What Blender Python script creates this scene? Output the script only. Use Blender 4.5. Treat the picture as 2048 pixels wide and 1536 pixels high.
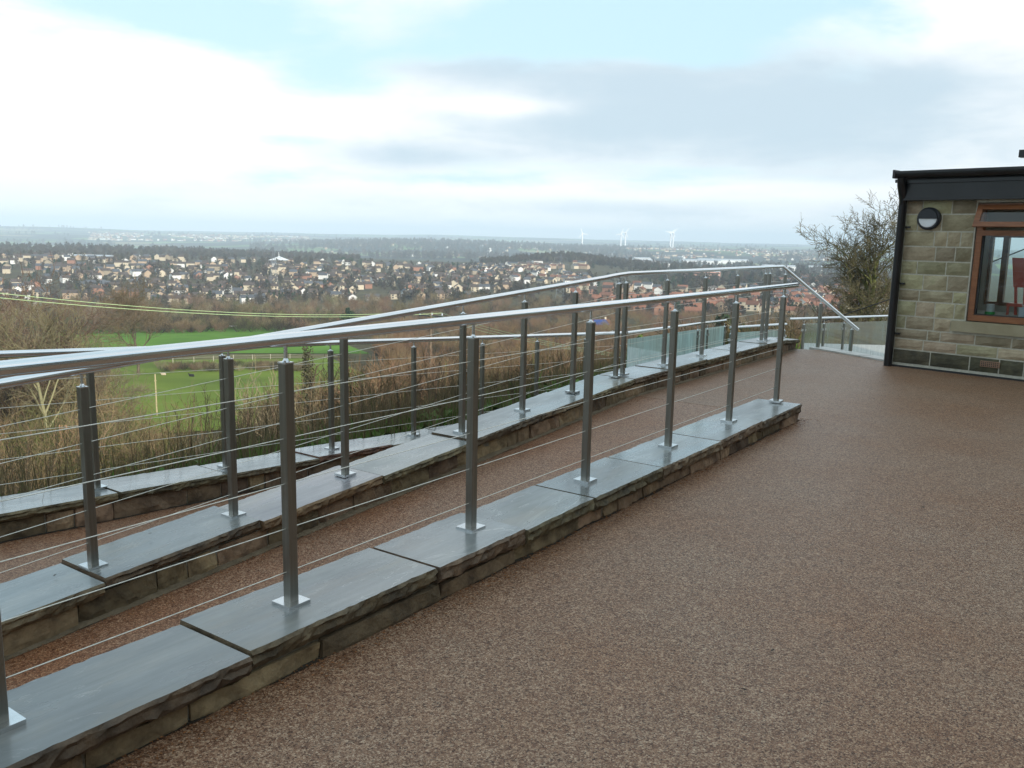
import bpy, bmesh, math, random
import numpy as np
from mathutils import Vector, Matrix, noise as mnoise

# ------------------------------------------------------------------ scene, camera, sky, sun
for o in list(bpy.data.objects): bpy.data.objects.remove(o)
SC = bpy.context.scene
COL = SC.collection
R = math.radians
F_PX, PITCH, ROLL = 1740.0, R(9.6), R(1.2)
CAMZ = 1.6
fwd = Vector((0, math.cos(PITCH), -math.sin(PITCH)))
up0 = Vector((0, math.sin(PITCH), math.cos(PITCH)))
rt0 = Vector((1, 0, 0))
c_right = math.cos(ROLL) * rt0 + math.sin(ROLL) * up0
c_up = -math.sin(ROLL) * rt0 + math.cos(ROLL) * up0
cd = bpy.data.cameras.new('camera')
cam = bpy.data.objects.new('camera', cd); COL.objects.link(cam)
m = Matrix.Identity(4)
for i in range(3):
    m[i][0] = c_right[i]; m[i][1] = c_up[i]; m[i][2] = -fwd[i]
m[2][3] = CAMZ
cam.matrix_world = m
cd.sensor_width = 36.0; cd.lens = F_PX / 2048 * 36.0
cd.clip_start = 0.05; cd.clip_end = 60000
SC.camera = cam

SUN_AZ, SUN_EL = R(140), R(21)          # azimuth clockwise from +Y, behind the camera on the right
sd = bpy.data.lights.new('sun', 'SUN'); sd.energy = 4.8; sd.angle = R(0.5); sd.color = (1.0, 0.93, 0.82)
so = bpy.data.objects.new('sun', sd); COL.objects.link(so)
sdir = Vector((math.sin(SUN_AZ) * math.cos(SUN_EL), math.cos(SUN_AZ) * math.cos(SUN_EL), math.sin(SUN_EL)))
so.rotation_euler = (-sdir).to_track_quat('-Z', 'Y').to_euler()

SC.view_settings.view_transform = 'Standard'; SC.view_settings.look = 'None'
SC.view_settings.exposure = 0.2; SC.view_settings.gamma = 1.0
SC.view_settings.use_curve_mapping = False

def make_world():
    w = bpy.data.worlds.new('World'); SC.world = w; w.use_nodes = True
    nt = w.node_tree; nt.nodes.clear(); N = nt.nodes.new; L = nt.links.new
    def math_(op, a, b=None, c=None, clamp=False):
        n = N('ShaderNodeMath'); n.operation = op; n.use_clamp = clamp
        for i, x in enumerate((a, b, c)):
            if x is None: continue
            if isinstance(x, (int, float)): n.inputs[i].default_value = x
            else: L(x, n.inputs[i])
        return n.outputs[0]
    out = N('ShaderNodeOutputWorld'); bg = N('ShaderNodeBackground'); bg.inputs['Strength'].default_value = 0.1
    L(bg.outputs[0], out.inputs[0])
    sky = N('ShaderNodeTexSky'); sky.sky_type = 'NISHITA'; sky.sun_disc = False
    sky.sun_elevation = SUN_EL; sky.sun_rotation = SUN_AZ
    sky.air_density = 1.3; sky.dust_density = 1.0; sky.ozone_density = 1.5
    tc = N('ShaderNodeTexCoord'); sep = N('ShaderNodeSeparateXYZ'); L(tc.outputs['Generated'], sep.inputs[0])
    x, y, z = sep.outputs
    zz = math_('MAXIMUM', z, 0.0)
    den = math_('ADD', zz, 0.13)
    cx = N('ShaderNodeCombineXYZ')
    L(math_('DIVIDE', x, den), cx.inputs[0]); L(math_('DIVIDE', y, den), cx.inputs[1])
    def fbm(scale, detail, rough, off, dist=0.0):
        mp = N('ShaderNodeMapping'); mp.inputs['Location'].default_value = off
        L(cx.outputs[0], mp.inputs[0])
        n = N('ShaderNodeTexNoise'); n.inputs['Scale'].default_value = scale; n.inputs['Detail'].default_value = detail
        n.inputs['Roughness'].default_value = rough; n.inputs['Distortion'].default_value = dist
        L(mp.outputs[0], n.inputs['Vector']); return n.outputs[0]
    az = math_('ARCTAN2', x, y)                       # radians, 0 = straight ahead
    def blob(a0, e0, sa, se):                         # a soft bank of cloud seen in direction (a0, e0) degrees
        da = math_('DIVIDE', math_('SUBTRACT', az, R(a0)), R(sa))
        de = math_('DIVIDE', math_('SUBTRACT', z, math.sin(R(e0))), math.sin(R(se)))
        s = math_('ADD', math_('MULTIPLY', da, da), math_('MULTIPLY', de, de))
        return math_('EXPONENT', math_('MULTIPLY', s, -1.0))
    n1 = fbm(0.55, 7, 0.55, (3.1, 1.7, 0.0), 0.3)
    n2 = fbm(1.1, 8, 0.6, (8.4, -2.2, 4.0), 0.5)
    n3 = fbm(0.33, 5, 0.5, (-4.0, 6.0, 9.0))
    mp4 = N('ShaderNodeMapping'); mp4.inputs['Scale'].default_value = (4.2, 4.2, 12.0); L(tc.outputs['Generated'], mp4.inputs[0])
    t4 = N('ShaderNodeTexNoise'); t4.inputs['Scale'].default_value = 1.0; t4.inputs['Detail'].default_value = 9; t4.inputs['Roughness'].default_value = 0.58; t4.inputs['Distortion'].default_value = 0.25
    L(mp4.outputs[0], t4.inputs['Vector']); n4 = math_('SUBTRACT', t4.outputs[0], 0.5)
    # cover: how much cloud hides the blue
    cov = math_('ADD', n1, math_('MULTIPLY', math_('SUBTRACT', n2, 0.5), 0.25))
    cov = math_('ADD', cov, math_('MULTIPLY', n4, 0.75))
    for (a, e, sa, se, k) in ((-26, 7, 13, 5.5, .34), (12, 7, 16, 4, .35), (28, 11, 8, 6, .3), (-6, 9.5, 5, 1.6, .15), (-19, 12.2, 8, 1.9, -.36), (-12, 9.3, 4.5, 1.4, -.28), (5, 13.0, 11, 1.9, -.42), (12, 10.9, 3.2, .8, -.28), (-4, 3.6, 6, .5, -.25), (-1, 6.6, 5, .7, -.15), (-28, 14.0, 7, 1.5, -.42), (-13, 5.6, 4, .5, -.22), (3, 11.2, 16, 1.6, -.12)):
        cov = math_('ADD', cov, math_('MULTIPLY', blob(a, e, sa, se), k))
    cov = math_('ADD', cov, math_('MULTIPLY', math_('SUBTRACT', 1.0, math_('MULTIPLY', zz, 12.0, None, True)), 0.25))
    mr = N('ShaderNodeMapRange'); mr.interpolation_type = 'SMOOTHSTEP'
    L(cov, mr.inputs[0]); mr.inputs[1].default_value = 0.36; mr.inputs[2].default_value = 0.68
    # shade: grey undersides
    sh = math_('ADD', math_('MULTIPLY', math_('SUBTRACT', n3, 0.5), 0.7), math_('MULTIPLY', math_('SUBTRACT', n2, 0.5), 0.5))
    sh = math_('ADD', sh, math_('MULTIPLY', n4, 1.4))
    for (a, e, sa, se, k) in ((9, 7.2, 16, 3.2, .78), (17, 8.8, 9, 2.2, .35), (-7, 4.9, 8, .8, .5), (-5, 10.4, 8, 1.3, .45), (6, 1.9, 14, .6, .35), (-26, 7, 11, 4.8, -.5), (-1, 8.1, 4, .6, -.6), (25, 13.5, 8, 2.0, -.3), (25, 8.5, 8, 3.2, .35), (8, 3.1, 16, .6, -.35)):
        sh = math_('ADD', sh, math_('MULTIPLY', blob(a, e, sa, se), k))
    sh = math_('ADD', sh, math_('MULTIPLY', math_('SUBTRACT', 1.0, math_('MULTIPLY', zz, 18.0, None, True)), 0.12))
    ms = N('ShaderNodeMapRange'); ms.interpolation_type = 'SMOOTHSTEP'
    L(sh, ms.inputs[0]); ms.inputs[1].default_value = -0.18; ms.inputs[2].default_value = 0.85
    cmix = N('ShaderNodeMix'); cmix.data_type = 'RGBA'
    cmix.inputs[6].default_value = (10.4, 10.5, 10.5, 1); cmix.inputs[7].default_value = (5.5, 6.8, 7.7, 1)
    L(ms.outputs[0], cmix.inputs[0])
    # clear air: nishita, veiled by thin high cloud
    veil = N('ShaderNodeMix'); veil.data_type = 'RGBA'; veil.inputs[0].default_value = 0.78
    L(sky.outputs[0], veil.inputs[6]); veil.inputs[7].default_value = (6.5, 9.2, 10.5, 1)
    fin = N('ShaderNodeMix'); fin.data_type = 'RGBA'
    L(mr.outputs[0], fin.inputs[0]); L(veil.outputs[2], fin.inputs[6]); L(cmix.outputs[2], fin.inputs[7])
    L(fin.outputs[2], bg.inputs['Color'])
make_world()

# ------------------------------------------------------------------ helpers
rng = random.Random(7)
UAZ = R(35.3)
UX, UY = math.sin(UAZ), math.cos(UAZ)            # u runs along the ramp walls, v out towards the valley
VX, VY = -math.cos(UAZ), math.sin(UAZ)
def W(u, v, z): return Vector((u * UX + v * VX, u * UY + v * VY, z))
def toUV(x, y): return x * UX + y * UY, x * VX + y * VY

def ray(px, py):
    a, b = (px - 1024) / F_PX, (768 - py) / F_PX
    return c_right * a + c_up * b + fwd

def tag(o, label=None, cat=None, group=None, kind=None):
    if label: o['label'] = label
    if cat: o['category'] = cat
    if group: o['group'] = group
    if kind: o['kind'] = kind
    return o

WLOC = {}
def empty(name, loc=(0, 0, 0), rz=0.0, parent=None):
    o = bpy.data.objects.new(name, None); COL.objects.link(o)
    o.empty_display_size = 0.2
    pl = WLOC.get(parent.name, Vector((0, 0, 0))) if parent else Vector((0, 0, 0))
    o.location = Vector(loc) - pl; o.rotation_euler = (0, 0, rz); WLOC[o.name] = Vector(loc)
    if parent: o.parent = parent
    return o
def add(name, me, parent=None, loc=None, rz=0.0, sc=None):
    """link mesh data as an object; loc is relative to the parent"""
    o = bpy.data.objects.new(name, me); COL.objects.link(o)
    if loc is not None: o.location = loc
    o.rotation_euler = (0, 0, rz)
    if sc is not None: o.scale = sc if hasattr(sc, '__len__') else (sc, sc, sc)
    if parent: o.parent = parent
    return o
def mesh(name, V, Fc, mats, smooth=False, mi=None):
    me = bpy.data.meshes.new(name)
    me.from_pydata([tuple(v) for v in V], [], Fc)
    for mt in (mats if isinstance(mats, (list, tuple)) else [mats]): me.materials.append(mt)
    if mi is not None: me.polygons.foreach_set('material_index', mi)
    if smooth: me.polygons.foreach_set('use_smooth', [True] * len(me.polygons))
    me.update(); return me
def obj(name, V, Fc, mat, parent=None, smooth=False, mi=None):
    """V in world coordinates; stored relative to the parent's place (or own centre when top level)"""
    V = [Vector(v) for v in V]
    if parent is not None and parent.name in WLOC: org = WLOC[parent.name]
    elif parent is None:
        org = Vector((sum(v.x for v in V) / len(V), sum(v.y for v in V) / len(V), min(v.z for v in V)))
    else: org = Vector((0, 0, 0))
    me = mesh(name, [v - org for v in V], Fc, mat, smooth, mi)
    o = add(name, me, parent)
    if parent is None: o.location = org
    WLOC[o.name] = org
    return o

class MB:
    def __init__(s): s.V = []; s.F = []; s.M = []
    def push(s, V, Fc, mi=0):
        n = len(s.V); s.V += [Vector(v) for v in V]; s.F += [tuple(i + n for i in f) for f in Fc]; s.M += [mi] * len(Fc)
        return s
    def hexa(s, P, mi=0):       # 8 points: bottom 0-3 ccw, top 4-7
        return s.push(P, [(3, 2, 1, 0), (4, 5, 6, 7), (0, 1, 5, 4), (1, 2, 6, 5), (2, 3, 7, 6), (3, 0, 4, 7)], mi)
    def box(s, x0, x1, y0, y1, z0, z1, mi=0):
        return s.hexa([(x0, y0, z0), (x1, y0, z0), (x1, y1, z0), (x0, y1, z0), (x0, y0, z1), (x1, y0, z1), (x1, y1, z1), (x0, y1, z1)], mi)
    def uvbox(s, u0, u1, v0, v1, z0, z1, mi=0):
        return s.hexa([W(u0, v1, z0), W(u0, v0, z0), W(u1, v0, z0), W(u1, v1, z0), W(u0, v1, z1), W(u0, v0, z1), W(u1, v0, z1), W(u1, v1, z1)], mi)
    def tube(s, pts, rad, k=8, mi=0, caps=True):
        pts = [Vector(p) for p in pts]
        if not hasattr(rad, '__len__'): rad = [rad] * len(pts)
        rings = []
        for i, p in enumerate(pts):
            a = pts[max(i - 1, 0)]; b = pts[min(i + 1, len(pts) - 1)]
            t = (b - a).normalized()
            ref = Vector((0, 0, 1)) if abs(t.z) < 0.95 else Vector((1, 0, 0))
            e1 = t.cross(ref).normalized(); e2 = t.cross(e1)
            rings.append([p + (e1 * math.cos(2 * math.pi * j / k) + e2 * math.sin(2 * math.pi * j / k)) * rad[i] for j in range(k)])
        V = [q for r_ in rings for q in r_]; Fc = []
        for i in range(len(pts) - 1):
            for j in range(k):
                Fc.append((i * k + j, i * k + (j + 1) % k, (i + 1) * k + (j + 1) % k, (i + 1) * k + j))
        if caps:
            n0 = len(V); V = V + rings[0] + rings[-1]
            Fc.append(tuple(n0 + j for j in reversed(range(k)))); Fc.append(tuple(n0 + k + j for j in range(k)))
        return s.push(V, Fc, mi)
    def build(s, name, mat, parent=None, smooth=False):
        return obj(name, s.V, s.F, mat, parent, smooth, s.M)
    def data(s, name, mat, smooth=False):
        return mesh(name, s.V, s.F, mat, smooth, s.M)

# ------------------------------------------------------------------ materials
MATS = {}
def M(name, a, b=None, scale=5.0, rough=0.7, metal=0.0, bump=0.0, bscale=None, detail=6, rand=0.0, hrand=0.0, stretch=None,
      spec=0.5, c=None, cpos=0.62, rough2=None, coat=0.0, subs=None):
    if name in MATS: return MATS[name]
    mt = bpy.data.materials.new(name); mt.use_nodes = True
    nt = mt.node_tree; N = nt.nodes.new; L = nt.links.new
    bs = nt.nodes['Principled BSDF']
    bs.inputs['Roughness'].default_value = rough; bs.inputs['Metallic'].default_value = metal
    bs.inputs['Specular IOR Level'].default_value = spec; bs.inputs['Coat Weight'].default_value = coat
    bs.inputs['Coat Roughness'].default_value = 0.15
    tc = N('ShaderNodeTexCoord'); vec = tc.outputs['Object']
    oi = N('ShaderNodeObjectInfo')
    va = N('ShaderNodeVectorMath'); va.operation = 'MULTIPLY_ADD'       # each copy gets its own piece of the pattern
    cb = N('ShaderNodeCombineXYZ')
    for i in range(3): L(oi.outputs['Random'], cb.inputs[i])
    L(cb.outputs[0], va.inputs[0]); va.inputs[1].default_value = (37.0, 19.0, 53.0); L(vec, va.inputs[2]); vec = va.outputs[0]
    if stretch:
        mp = N('ShaderNodeMapping'); mp.inputs['Scale'].default_value = stretch; L(vec, mp.inputs[0]); vec = mp.outputs[0]
    nz = N('ShaderNodeTexNoise'); nz.inputs['Scale'].default_value = scale; nz.inputs['Detail'].default_value = detail
    nz.inputs['Roughness'].default_value = 0.62; L(vec, nz.inputs['Vector'])
    cr = N('ShaderNodeValToRGB'); e = cr.color_ramp.elements
    e[0].position = 0.34; e[0].color = (*a, 1); e[1].position = 0.66 if c is None else cpos - 0.08; e[1].color = (*(b or a), 1)
    if c is not None:
        x = cr.color_ramp.elements.new(cpos + 0.08); x.color = (*c, 1)
    L(nz.outputs[0], cr.inputs[0]); col = cr.outputs[0]
    if rand or hrand:
        hs = N('ShaderNodeHueSaturation')
        r1 = N('ShaderNodeMapRange'); L(oi.outputs['Random'], r1.inputs[0]); r1.inputs[3].default_value = 1 - rand; r1.inputs[4].default_value = 1 + rand
        L(r1.outputs[0], hs.inputs['Value'])
        mm = N('ShaderNodeMath'); mm.operation = 'MULTIPLY'; L(oi.outputs['Random'], mm.inputs[0]); mm.inputs[1].default_value = 7.31
        fr = N('ShaderNodeMath'); fr.operation = 'FRACT'; L(mm.outputs[0], fr.inputs[0])
        r2 = N('ShaderNodeMapRange'); L(fr.outputs[0], r2.inputs[0]); r2.inputs[3].default_value = 0.5 - hrand; r2.inputs[4].default_value = 0.5 + hrand
        L(r2.outputs[0], hs.inputs['Hue']); L(col, hs.inputs['Color']); col = hs.outputs[0]
    L(col, bs.inputs['Base Color'])
    if rough2 is not None:
        n2 = N('ShaderNodeTexNoise'); n2.inputs['Scale'].default_value = scale * 0.6; n2.inputs['Detail'].default_value = 4; L(vec, n2.inputs['Vector'])
        rr = N('ShaderNodeMapRange'); rr.inputs[1].default_value = 0.35; rr.inputs[2].default_value = 0.65
        L(n2.outputs[0], rr.inputs[0]); rr.inputs[3].default_value = rough; rr.inputs[4].default_value = rough2
        L(rr.outputs[0], bs.inputs['Roughness'])
    if bump:
        nb = N('ShaderNodeTexNoise'); nb.inputs['Scale'].default_value = bscale or scale * 3; nb.inputs['Detail'].default_value = 6; L(vec, nb.inputs['Vector'])
        bp = N('ShaderNodeBump'); bp.inputs['Strength'].default_value = bump; bp.inputs['Distance'].default_value = 0.02
        L(nb.outputs[0], bp.inputs['Height']); L(bp.outputs[0], bs.inputs['Normal'])
    MATS[name] = mt
    return mt

def gravel_mat(name, cols, cell=185.0, rough=0.45, tint=(0.30, 0.16, 0.08), tintw=0.35):
    """resin bound gravel: millimetre stones of many colours"""
    mt = bpy.data.materials.new(name); mt.use_nodes = True
    nt = mt.node_tree; N = nt.nodes.new; L = nt.links.new; bs = nt.nodes['Principled BSDF']
    tc = N('ShaderNodeTexCoord'); vec = tc.outputs['Object']
    def vor(sc):
        v = N('ShaderNodeTexVoronoi'); v.inputs['Scale'].default_value = sc; L(vec, v.inputs['Vector']); return v
    v1 = vor(cell); v2 = vor(cell * 0.43)
    def ramp(src, cols):
        s = N('ShaderNodeSeparateColor'); L(src.outputs['Color'], s.inputs[0])
        cr = N('ShaderNodeValToRGB'); cr.color_ramp.interpolation = 'LINEAR'
        el = cr.color_ramp.elements
        while len(el) > 1: el.remove(el[-1])
        for i, c_ in enumerate(cols):
            x = el[0] if i == 0 else el.new(i / (len(cols) - 1)); x.position = i / (len(cols) - 1); x.color = (*c_, 1)
        L(s.outputs[0], cr.inputs[0]); return cr.outputs[0]
    mx = N('ShaderNodeMix'); mx.data_type = 'RGBA'; mx.inputs[0].default_value = 0.24
    L(ramp(v1, cols), mx.inputs[6]); L(ramp(v2, cols), mx.inputs[7])
    nz = N('ShaderNodeTexNoise'); nz.inputs['Scale'].default_value = 0.9; nz.inputs['Detail'].default_value = 6; nz.inputs['Roughness'].default_value = 0.6; L(vec, nz.inputs['Vector'])
    rr = N('ShaderNodeMapRange'); L(nz.outputs[0], rr.inputs[0]); rr.inputs[1].default_value = 0.4; rr.inputs[2].default_value = 0.7
    rr.inputs[3].default_value = 0.0; rr.inputs[4].default_value = tintw
    m2 = N('ShaderNodeMix'); m2.data_type = 'RGBA'; m2.blend_type = 'MIX'; L(rr.outputs[0], m2.inputs[0]); L(mx.outputs[2], m2.inputs[6])
    m3 = N('ShaderNodeMix'); m3.data_type = 'RGBA'; m3.blend_type = 'MULTIPLY'; m3.inputs[0].default_value = 1.0
    L(mx.outputs[2], m3.inputs[6]); m3.inputs[7].default_value = (*tint, 1)
    L(m3.outputs[2], m2.inputs[7])
    nz2 = N('ShaderNodeTexNoise'); nz2.inputs['Scale'].default_value = 9; nz2.inputs['Detail'].default_value = 4; L(vec, nz2.inputs['Vector'])
    r2 = N('ShaderNodeMapRange'); L(nz2.outputs[0], r2.inputs[0]); r2.inputs[3].default_value = 0.84; r2.inputs[4].default_value = 1.16
    m4 = N('ShaderNodeVectorMath'); m4.operation = 'SCALE'; L(m2.outputs[2], m4.inputs[0]); L(r2.outputs[0], m4.inputs['Scale'])
    L(m4.outputs[0], bs.inputs['Base Color'])
    bs.inputs['Roughness'].default_value = rough; bs.inputs['Specular IOR Level'].default_value = 0.3
    bp = N('ShaderNodeBump'); bp.inputs['Strength'].default_value = 0.55; bp.inputs['Distance'].default_value = 0.004
    L(v1.outputs['Distance'], bp.inputs['Height']); bp.invert = True; L(bp.outputs[0], bs.inputs['Normal'])
    MATS[name] = mt; return mt

def glass_mat(name, tint, frost=0.0, rough=0.02):
    """thin pane: part clear, part misted with condensation"""
    mt = bpy.data.materials.new(name); mt.use_nodes = True
    nt = mt.node_tree; N = nt.nodes.new; L = nt.links.new; nt.nodes.clear()
    out = N('ShaderNodeOutputMaterial')
    tr = N('ShaderNodeBsdfTransparent'); tr.inputs[0].default_value = (*tint, 1)
    gl = N('ShaderNodeBsdfGlossy'); gl.inputs['Roughness'].default_value = rough
    fr = N('ShaderNodeFresnel'); fr.inputs[0].default_value = 1.5
    m1 = N('ShaderNodeMixShader'); L(fr.outputs[0], m1.inputs[0]); L(tr.outputs[0], m1.inputs[1]); L(gl.outputs[0], m1.inputs[2])
    last = m1
    if frost:
        tc = N('ShaderNodeTexCoord'); mp = N('ShaderNodeMapping'); mp.inputs['Scale'].default_value = (7, 7, 0.55); L(tc.outputs['Object'], mp.inputs[0])
        nz = N('ShaderNodeTexNoise'); nz.inputs['Scale'].default_value = 3.0; nz.inputs['Detail'].default_value = 7; nz.inputs['Roughness'].default_value = 0.65; L(mp.outputs[0], nz.inputs['Vector'])
        n2 = N('ShaderNodeTexNoise'); n2.inputs['Scale'].default_value = 0.9; n2.inputs['Detail'].default_value = 2; L(tc.outputs['Object'], n2.inputs['Vector'])
        ad = N('ShaderNodeMath'); ad.operation = 'MULTIPLY_ADD'; L(n2.outputs[0], ad.inputs[0]); ad.inputs[1].default_value = 0.9; L(nz.outputs[0], ad.inputs[2])
        mr = N('ShaderNodeMapRange'); L(ad.outputs[0], mr.inputs[0]); mr.inputs[1].default_value = 0.72; mr.inputs[2].default_value = 1.12
        mr.inputs[3].default_value = max(frost - 0.45, 0.05); mr.inputs[4].default_value = frost
        df = N('ShaderNodeBsdfDiffuse'); df.inputs[0].default_value = (0.62, 0.72, 0.70, 1)
        tl = N('ShaderNodeBsdfTranslucent'); tl.inputs[0].default_value = (0.62, 0.76, 0.74, 1)
        mm = N('ShaderNodeMixShader'); mm.inputs[0].default_value = 0.6; L(df.outputs[0], mm.inputs[1]); L(tl.outputs[0], mm.inputs[2])
        m2 = N('ShaderNodeMixShader'); L(mr.outputs[0], m2.inputs[0]); L(m1.outputs[0], m2.inputs[1]); L(mm.outputs[0], m2.inputs[2]); last = m2
    L(last.outputs[0], out.inputs[0]); MATS[name] = mt; return mt

patio_m = gravel_mat('resin_bound_gravel', [(0.034, 0.017, 0.010), (0.138, 0.066, 0.037), (0.22, 0.12, 0.071), (0.29, 0.176, 0.11), (0.50, 0.36, 0.25)], tint=(0.85, 0.62, 0.42), tintw=0.6)
ramp_m = gravel_mat('red_gravel', [(0.038, 0.017, 0.009), (0.15, 0.066, 0.036), (0.235, 0.12, 0.071), (0.31, 0.178, 0.11), (0.52, 0.365, 0.25)], tint=(0.9, 0.6, 0.36), tintw=0.7)
def flag_mat(name, dark, mid, light, line):
    """riven sandstone flag, wet: laminations break in curving steps, pale veins, a film of algae"""
    mt = bpy.data.materials.new(name); mt.use_nodes = True
    nt = mt.node_tree; N = nt.nodes.new; L = nt.links.new; bs = nt.nodes['Principled BSDF']
    tc = N('ShaderNodeTexCoord'); oi = N('ShaderNodeObjectInfo'); cb = N('ShaderNodeCombineXYZ')
    for k in range(3): L(oi.outputs['Random'], cb.inputs[k])
    va = N('ShaderNodeVectorMath'); va.operation = 'MULTIPLY_ADD'; L(cb.outputs[0], va.inputs[0]); va.inputs[1].default_value = (37, 19, 53); L(tc.outputs['Object'], va.inputs[2])
    rt = N('ShaderNodeMapping'); rt.inputs['Rotation'].default_value = (0, 0, -(math.pi / 2 - UAZ)); L(va.outputs[0], rt.inputs[0])
    mp = N('ShaderNodeMapping'); mp.inputs['Scale'].default_value = (.7, 2.0, 1); L(rt.outputs[0], mp.inputs[0]); vec = mp.outputs[0]
    def nz(sc, det, rg=.6, dist=0.0):
        n = N('ShaderNodeTexNoise'); n.inputs['Scale'].default_value = sc; n.inputs['Detail'].default_value = det; n.inputs['Roughness'].default_value = rg; n.inputs['Distortion'].default_value = dist
        L(vec, n.inputs['Vector']); return n.outputs[0]
    def mr(src, a, b, c, d):
        m_ = N('ShaderNodeMapRange'); L(src, m_.inputs[0])
        for q, x in enumerate((a, b, c, d)): m_.inputs[q + 1].default_value = x
        return m_.outputs[0]
    def mth(op, a, b):
        m_ = N('ShaderNodeMath'); m_.operation = op
        for q, x in enumerate((a, b)):
            if isinstance(x, (int, float)): m_.inputs[q].default_value = x
            else: L(x, m_.inputs[q])
        return m_.outputs[0]
    n1 = nz(2.0, 8); n2 = nz(1.1, 7, .62, .6); n3 = nz(14, 6)
    cr = N('ShaderNodeValToRGB'); e = cr.color_ramp.elements
    e[0].position = .3; e[0].color = (*dark, 1); e[1].position = .55; e[1].color = (*mid, 1); x = e.new(.72); x.color = (*light, 1); L(n1, cr.inputs[0])
    # veins: thin bands where the lamination noise crosses set levels
    band = mth('FRACT', mth('MULTIPLY', n2, 9.0), 0.0)
    d_ = mth('ABSOLUTE', mth('SUBTRACT', band, .5), 0.0)
    vein = mth('MULTIPLY', mr(d_, 0.0, .045, 1.0, 0.0), mr(nz(1.6, 3), .46, .58, 0.0, 1.0))
    mps = N('ShaderNodeMapping'); mps.inputs['Scale'].default_value = (.9, 26, 1); mps.inputs['Rotation'].default_value = (0, 0, .06); L(rt.outputs[0], mps.inputs[0])
    ns = N('ShaderNodeTexNoise'); ns.inputs['Scale'].default_value = 1.6; ns.inputs['Detail'].default_value = 5; L(mps.outputs[0], ns.inputs['Vector'])
    st_ = N('ShaderNodeVectorMath'); st_.operation = 'SCALE'; L(cr.outputs[0], st_.inputs[0]); L(mr(ns.outputs[0], .3, .7, .87, 1.13), st_.inputs['Scale'])
    mx = N('ShaderNodeMix'); mx.data_type = 'RGBA'; L(mth('MULTIPLY', vein, .8), mx.inputs[0]); L(st_.outputs[0], mx.inputs[6]); mx.inputs[7].default_value = (*line, 1)
    al = N('ShaderNodeMix'); al.data_type = 'RGBA'; L(mr(nz(.8, 5), .56, .72, 0.0, .55), al.inputs[0]); L(mx.outputs[2], al.inputs[6]); al.inputs[7].default_value = (.085, .105, .055, 1)
    tn = N('ShaderNodeMix'); tn.data_type = 'RGBA'; L(mr(nz(1.3, 6, .65, .4), .52, .70, 0.0, .6), tn.inputs[0]); L(al.outputs[2], tn.inputs[6]); tn.inputs[7].default_value = (.21, .175, .12, 1)
    hs = N('ShaderNodeHueSaturation'); L(mr(oi.outputs['Random'], 0, 1, .82, 1.3), hs.inputs['Value']); L(tn.outputs[2], hs.inputs['Color']); L(hs.outputs[0], bs.inputs['Base Color'])
    L(mr(nz(1.7, 6), .36, .64, .14, .42), bs.inputs['Roughness']); bs.inputs['Specular IOR Level'].default_value = .75; bs.inputs['Coat Weight'].default_value = .4; bs.inputs['Coat Roughness'].default_value = .16; bs.inputs['Coat IOR'].default_value = 1.6
    step = mth('FLOOR', mth('MULTIPLY', n2, 9.0), 0.0)
    hgt = mth('ADD', mth('MULTIPLY', step, .35), mth('ADD', mth('MULTIPLY', n3, .30), mth('MULTIPLY', n1, .8)))
    bp = N('ShaderNodeBump'); bp.inputs['Strength'].default_value = .32; bp.inputs['Distance'].default_value = .012; L(hgt, bp.inputs['Height']); L(bp.outputs[0], bs.inputs['Normal'])
    MATS[name] = mt; return mt
flag_m = flag_mat('wet_flagstone', (.10, .112, .116), (.165, .178, .178), (.225, .225, .21), (.40, .40, .38))
flag_p = flag_mat('wet_purple_flagstone', (.125, .12, .132), (.185, .175, .185), (.22, .20, .19), (.34, .31, .28))
edge_m = M('riven_stone_edge', (0.06, 0.043, 0.024), (0.19, 0.14, 0.08), 9, rough=0.75, bump=0.7, bscale=28, rand=0.3, hrand=0.02)
edge_r = M('riven_red_edge', (0.07, 0.038, 0.022), (0.20, 0.12, 0.065), 9, rough=0.75, bump=0.7, bscale=28, rand=0.3, hrand=0.02)
wstone_m = M('walling_stone', (0.09, 0.058, 0.033), (0.25, 0.172, 0.10), 6, rough=0.85, bump=0.8, bscale=22, rand=0.5, hrand=0.015, c=(0.16, 0.112, 0.065), cpos=0.66)
mortar_m = M('mortar', (0.17, 0.15, 0.115), (0.26, 0.235, 0.19), 12, rough=0.9, bump=0.5, bscale=60)
post_m = M('dark_satin_steel', (0.23, 0.224, 0.20), (0.285, 0.277, 0.25), 3, rough=0.3, metal=0.9, stretch=(30, 30, 1))
steel_m = M('polished_steel', (0.74, 0.75, 0.76), (0.82, 0.82, 0.83), 3, rough=0.09, rough2=0.17, metal=1.0, stretch=(1, 1, 1))
plate_m = M('bright_steel', (0.6, 0.62, 0.63), (0.74, 0.75, 0.76), 8, rough=0.25, metal=1.0)
wire_m = M('steel_cable', (0.62, 0.6, 0.54), (0.8, 0.78, 0.7), 40, rough=0.42, metal=0.6)
black_m = M('black_gloss_plastic', (0.008, 0.008, 0.009), (0.013, 0.013, 0.015), 4, rough=0.3)
rubber_m = M('black_rubber', (0.012, 0.012, 0.012), (0.02, 0.02, 0.02), 9, rough=0.6)
bstone_m = M('building_stone', (0.225, 0.19, 0.115), (0.355, 0.31, 0.205), 4.5, rough=0.9, bump=0.5, bscale=30, rand=0.28, hrand=0.03, c=(0.26, 0.26, 0.15), cpos=0.7)
bdark_m = M('dark_base_stone', (0.045, 0.042, 0.028), (0.11, 0.10, 0.06), 4.5, rough=0.9, bump=0.5, bscale=30, rand=0.25, hrand=0.02)
bmort_m = M('pale_mortar', (0.42, 0.41, 0.34), (0.54, 0.52, 0.44), 20, rough=0.95, bump=0.4, bscale=80)
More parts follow.
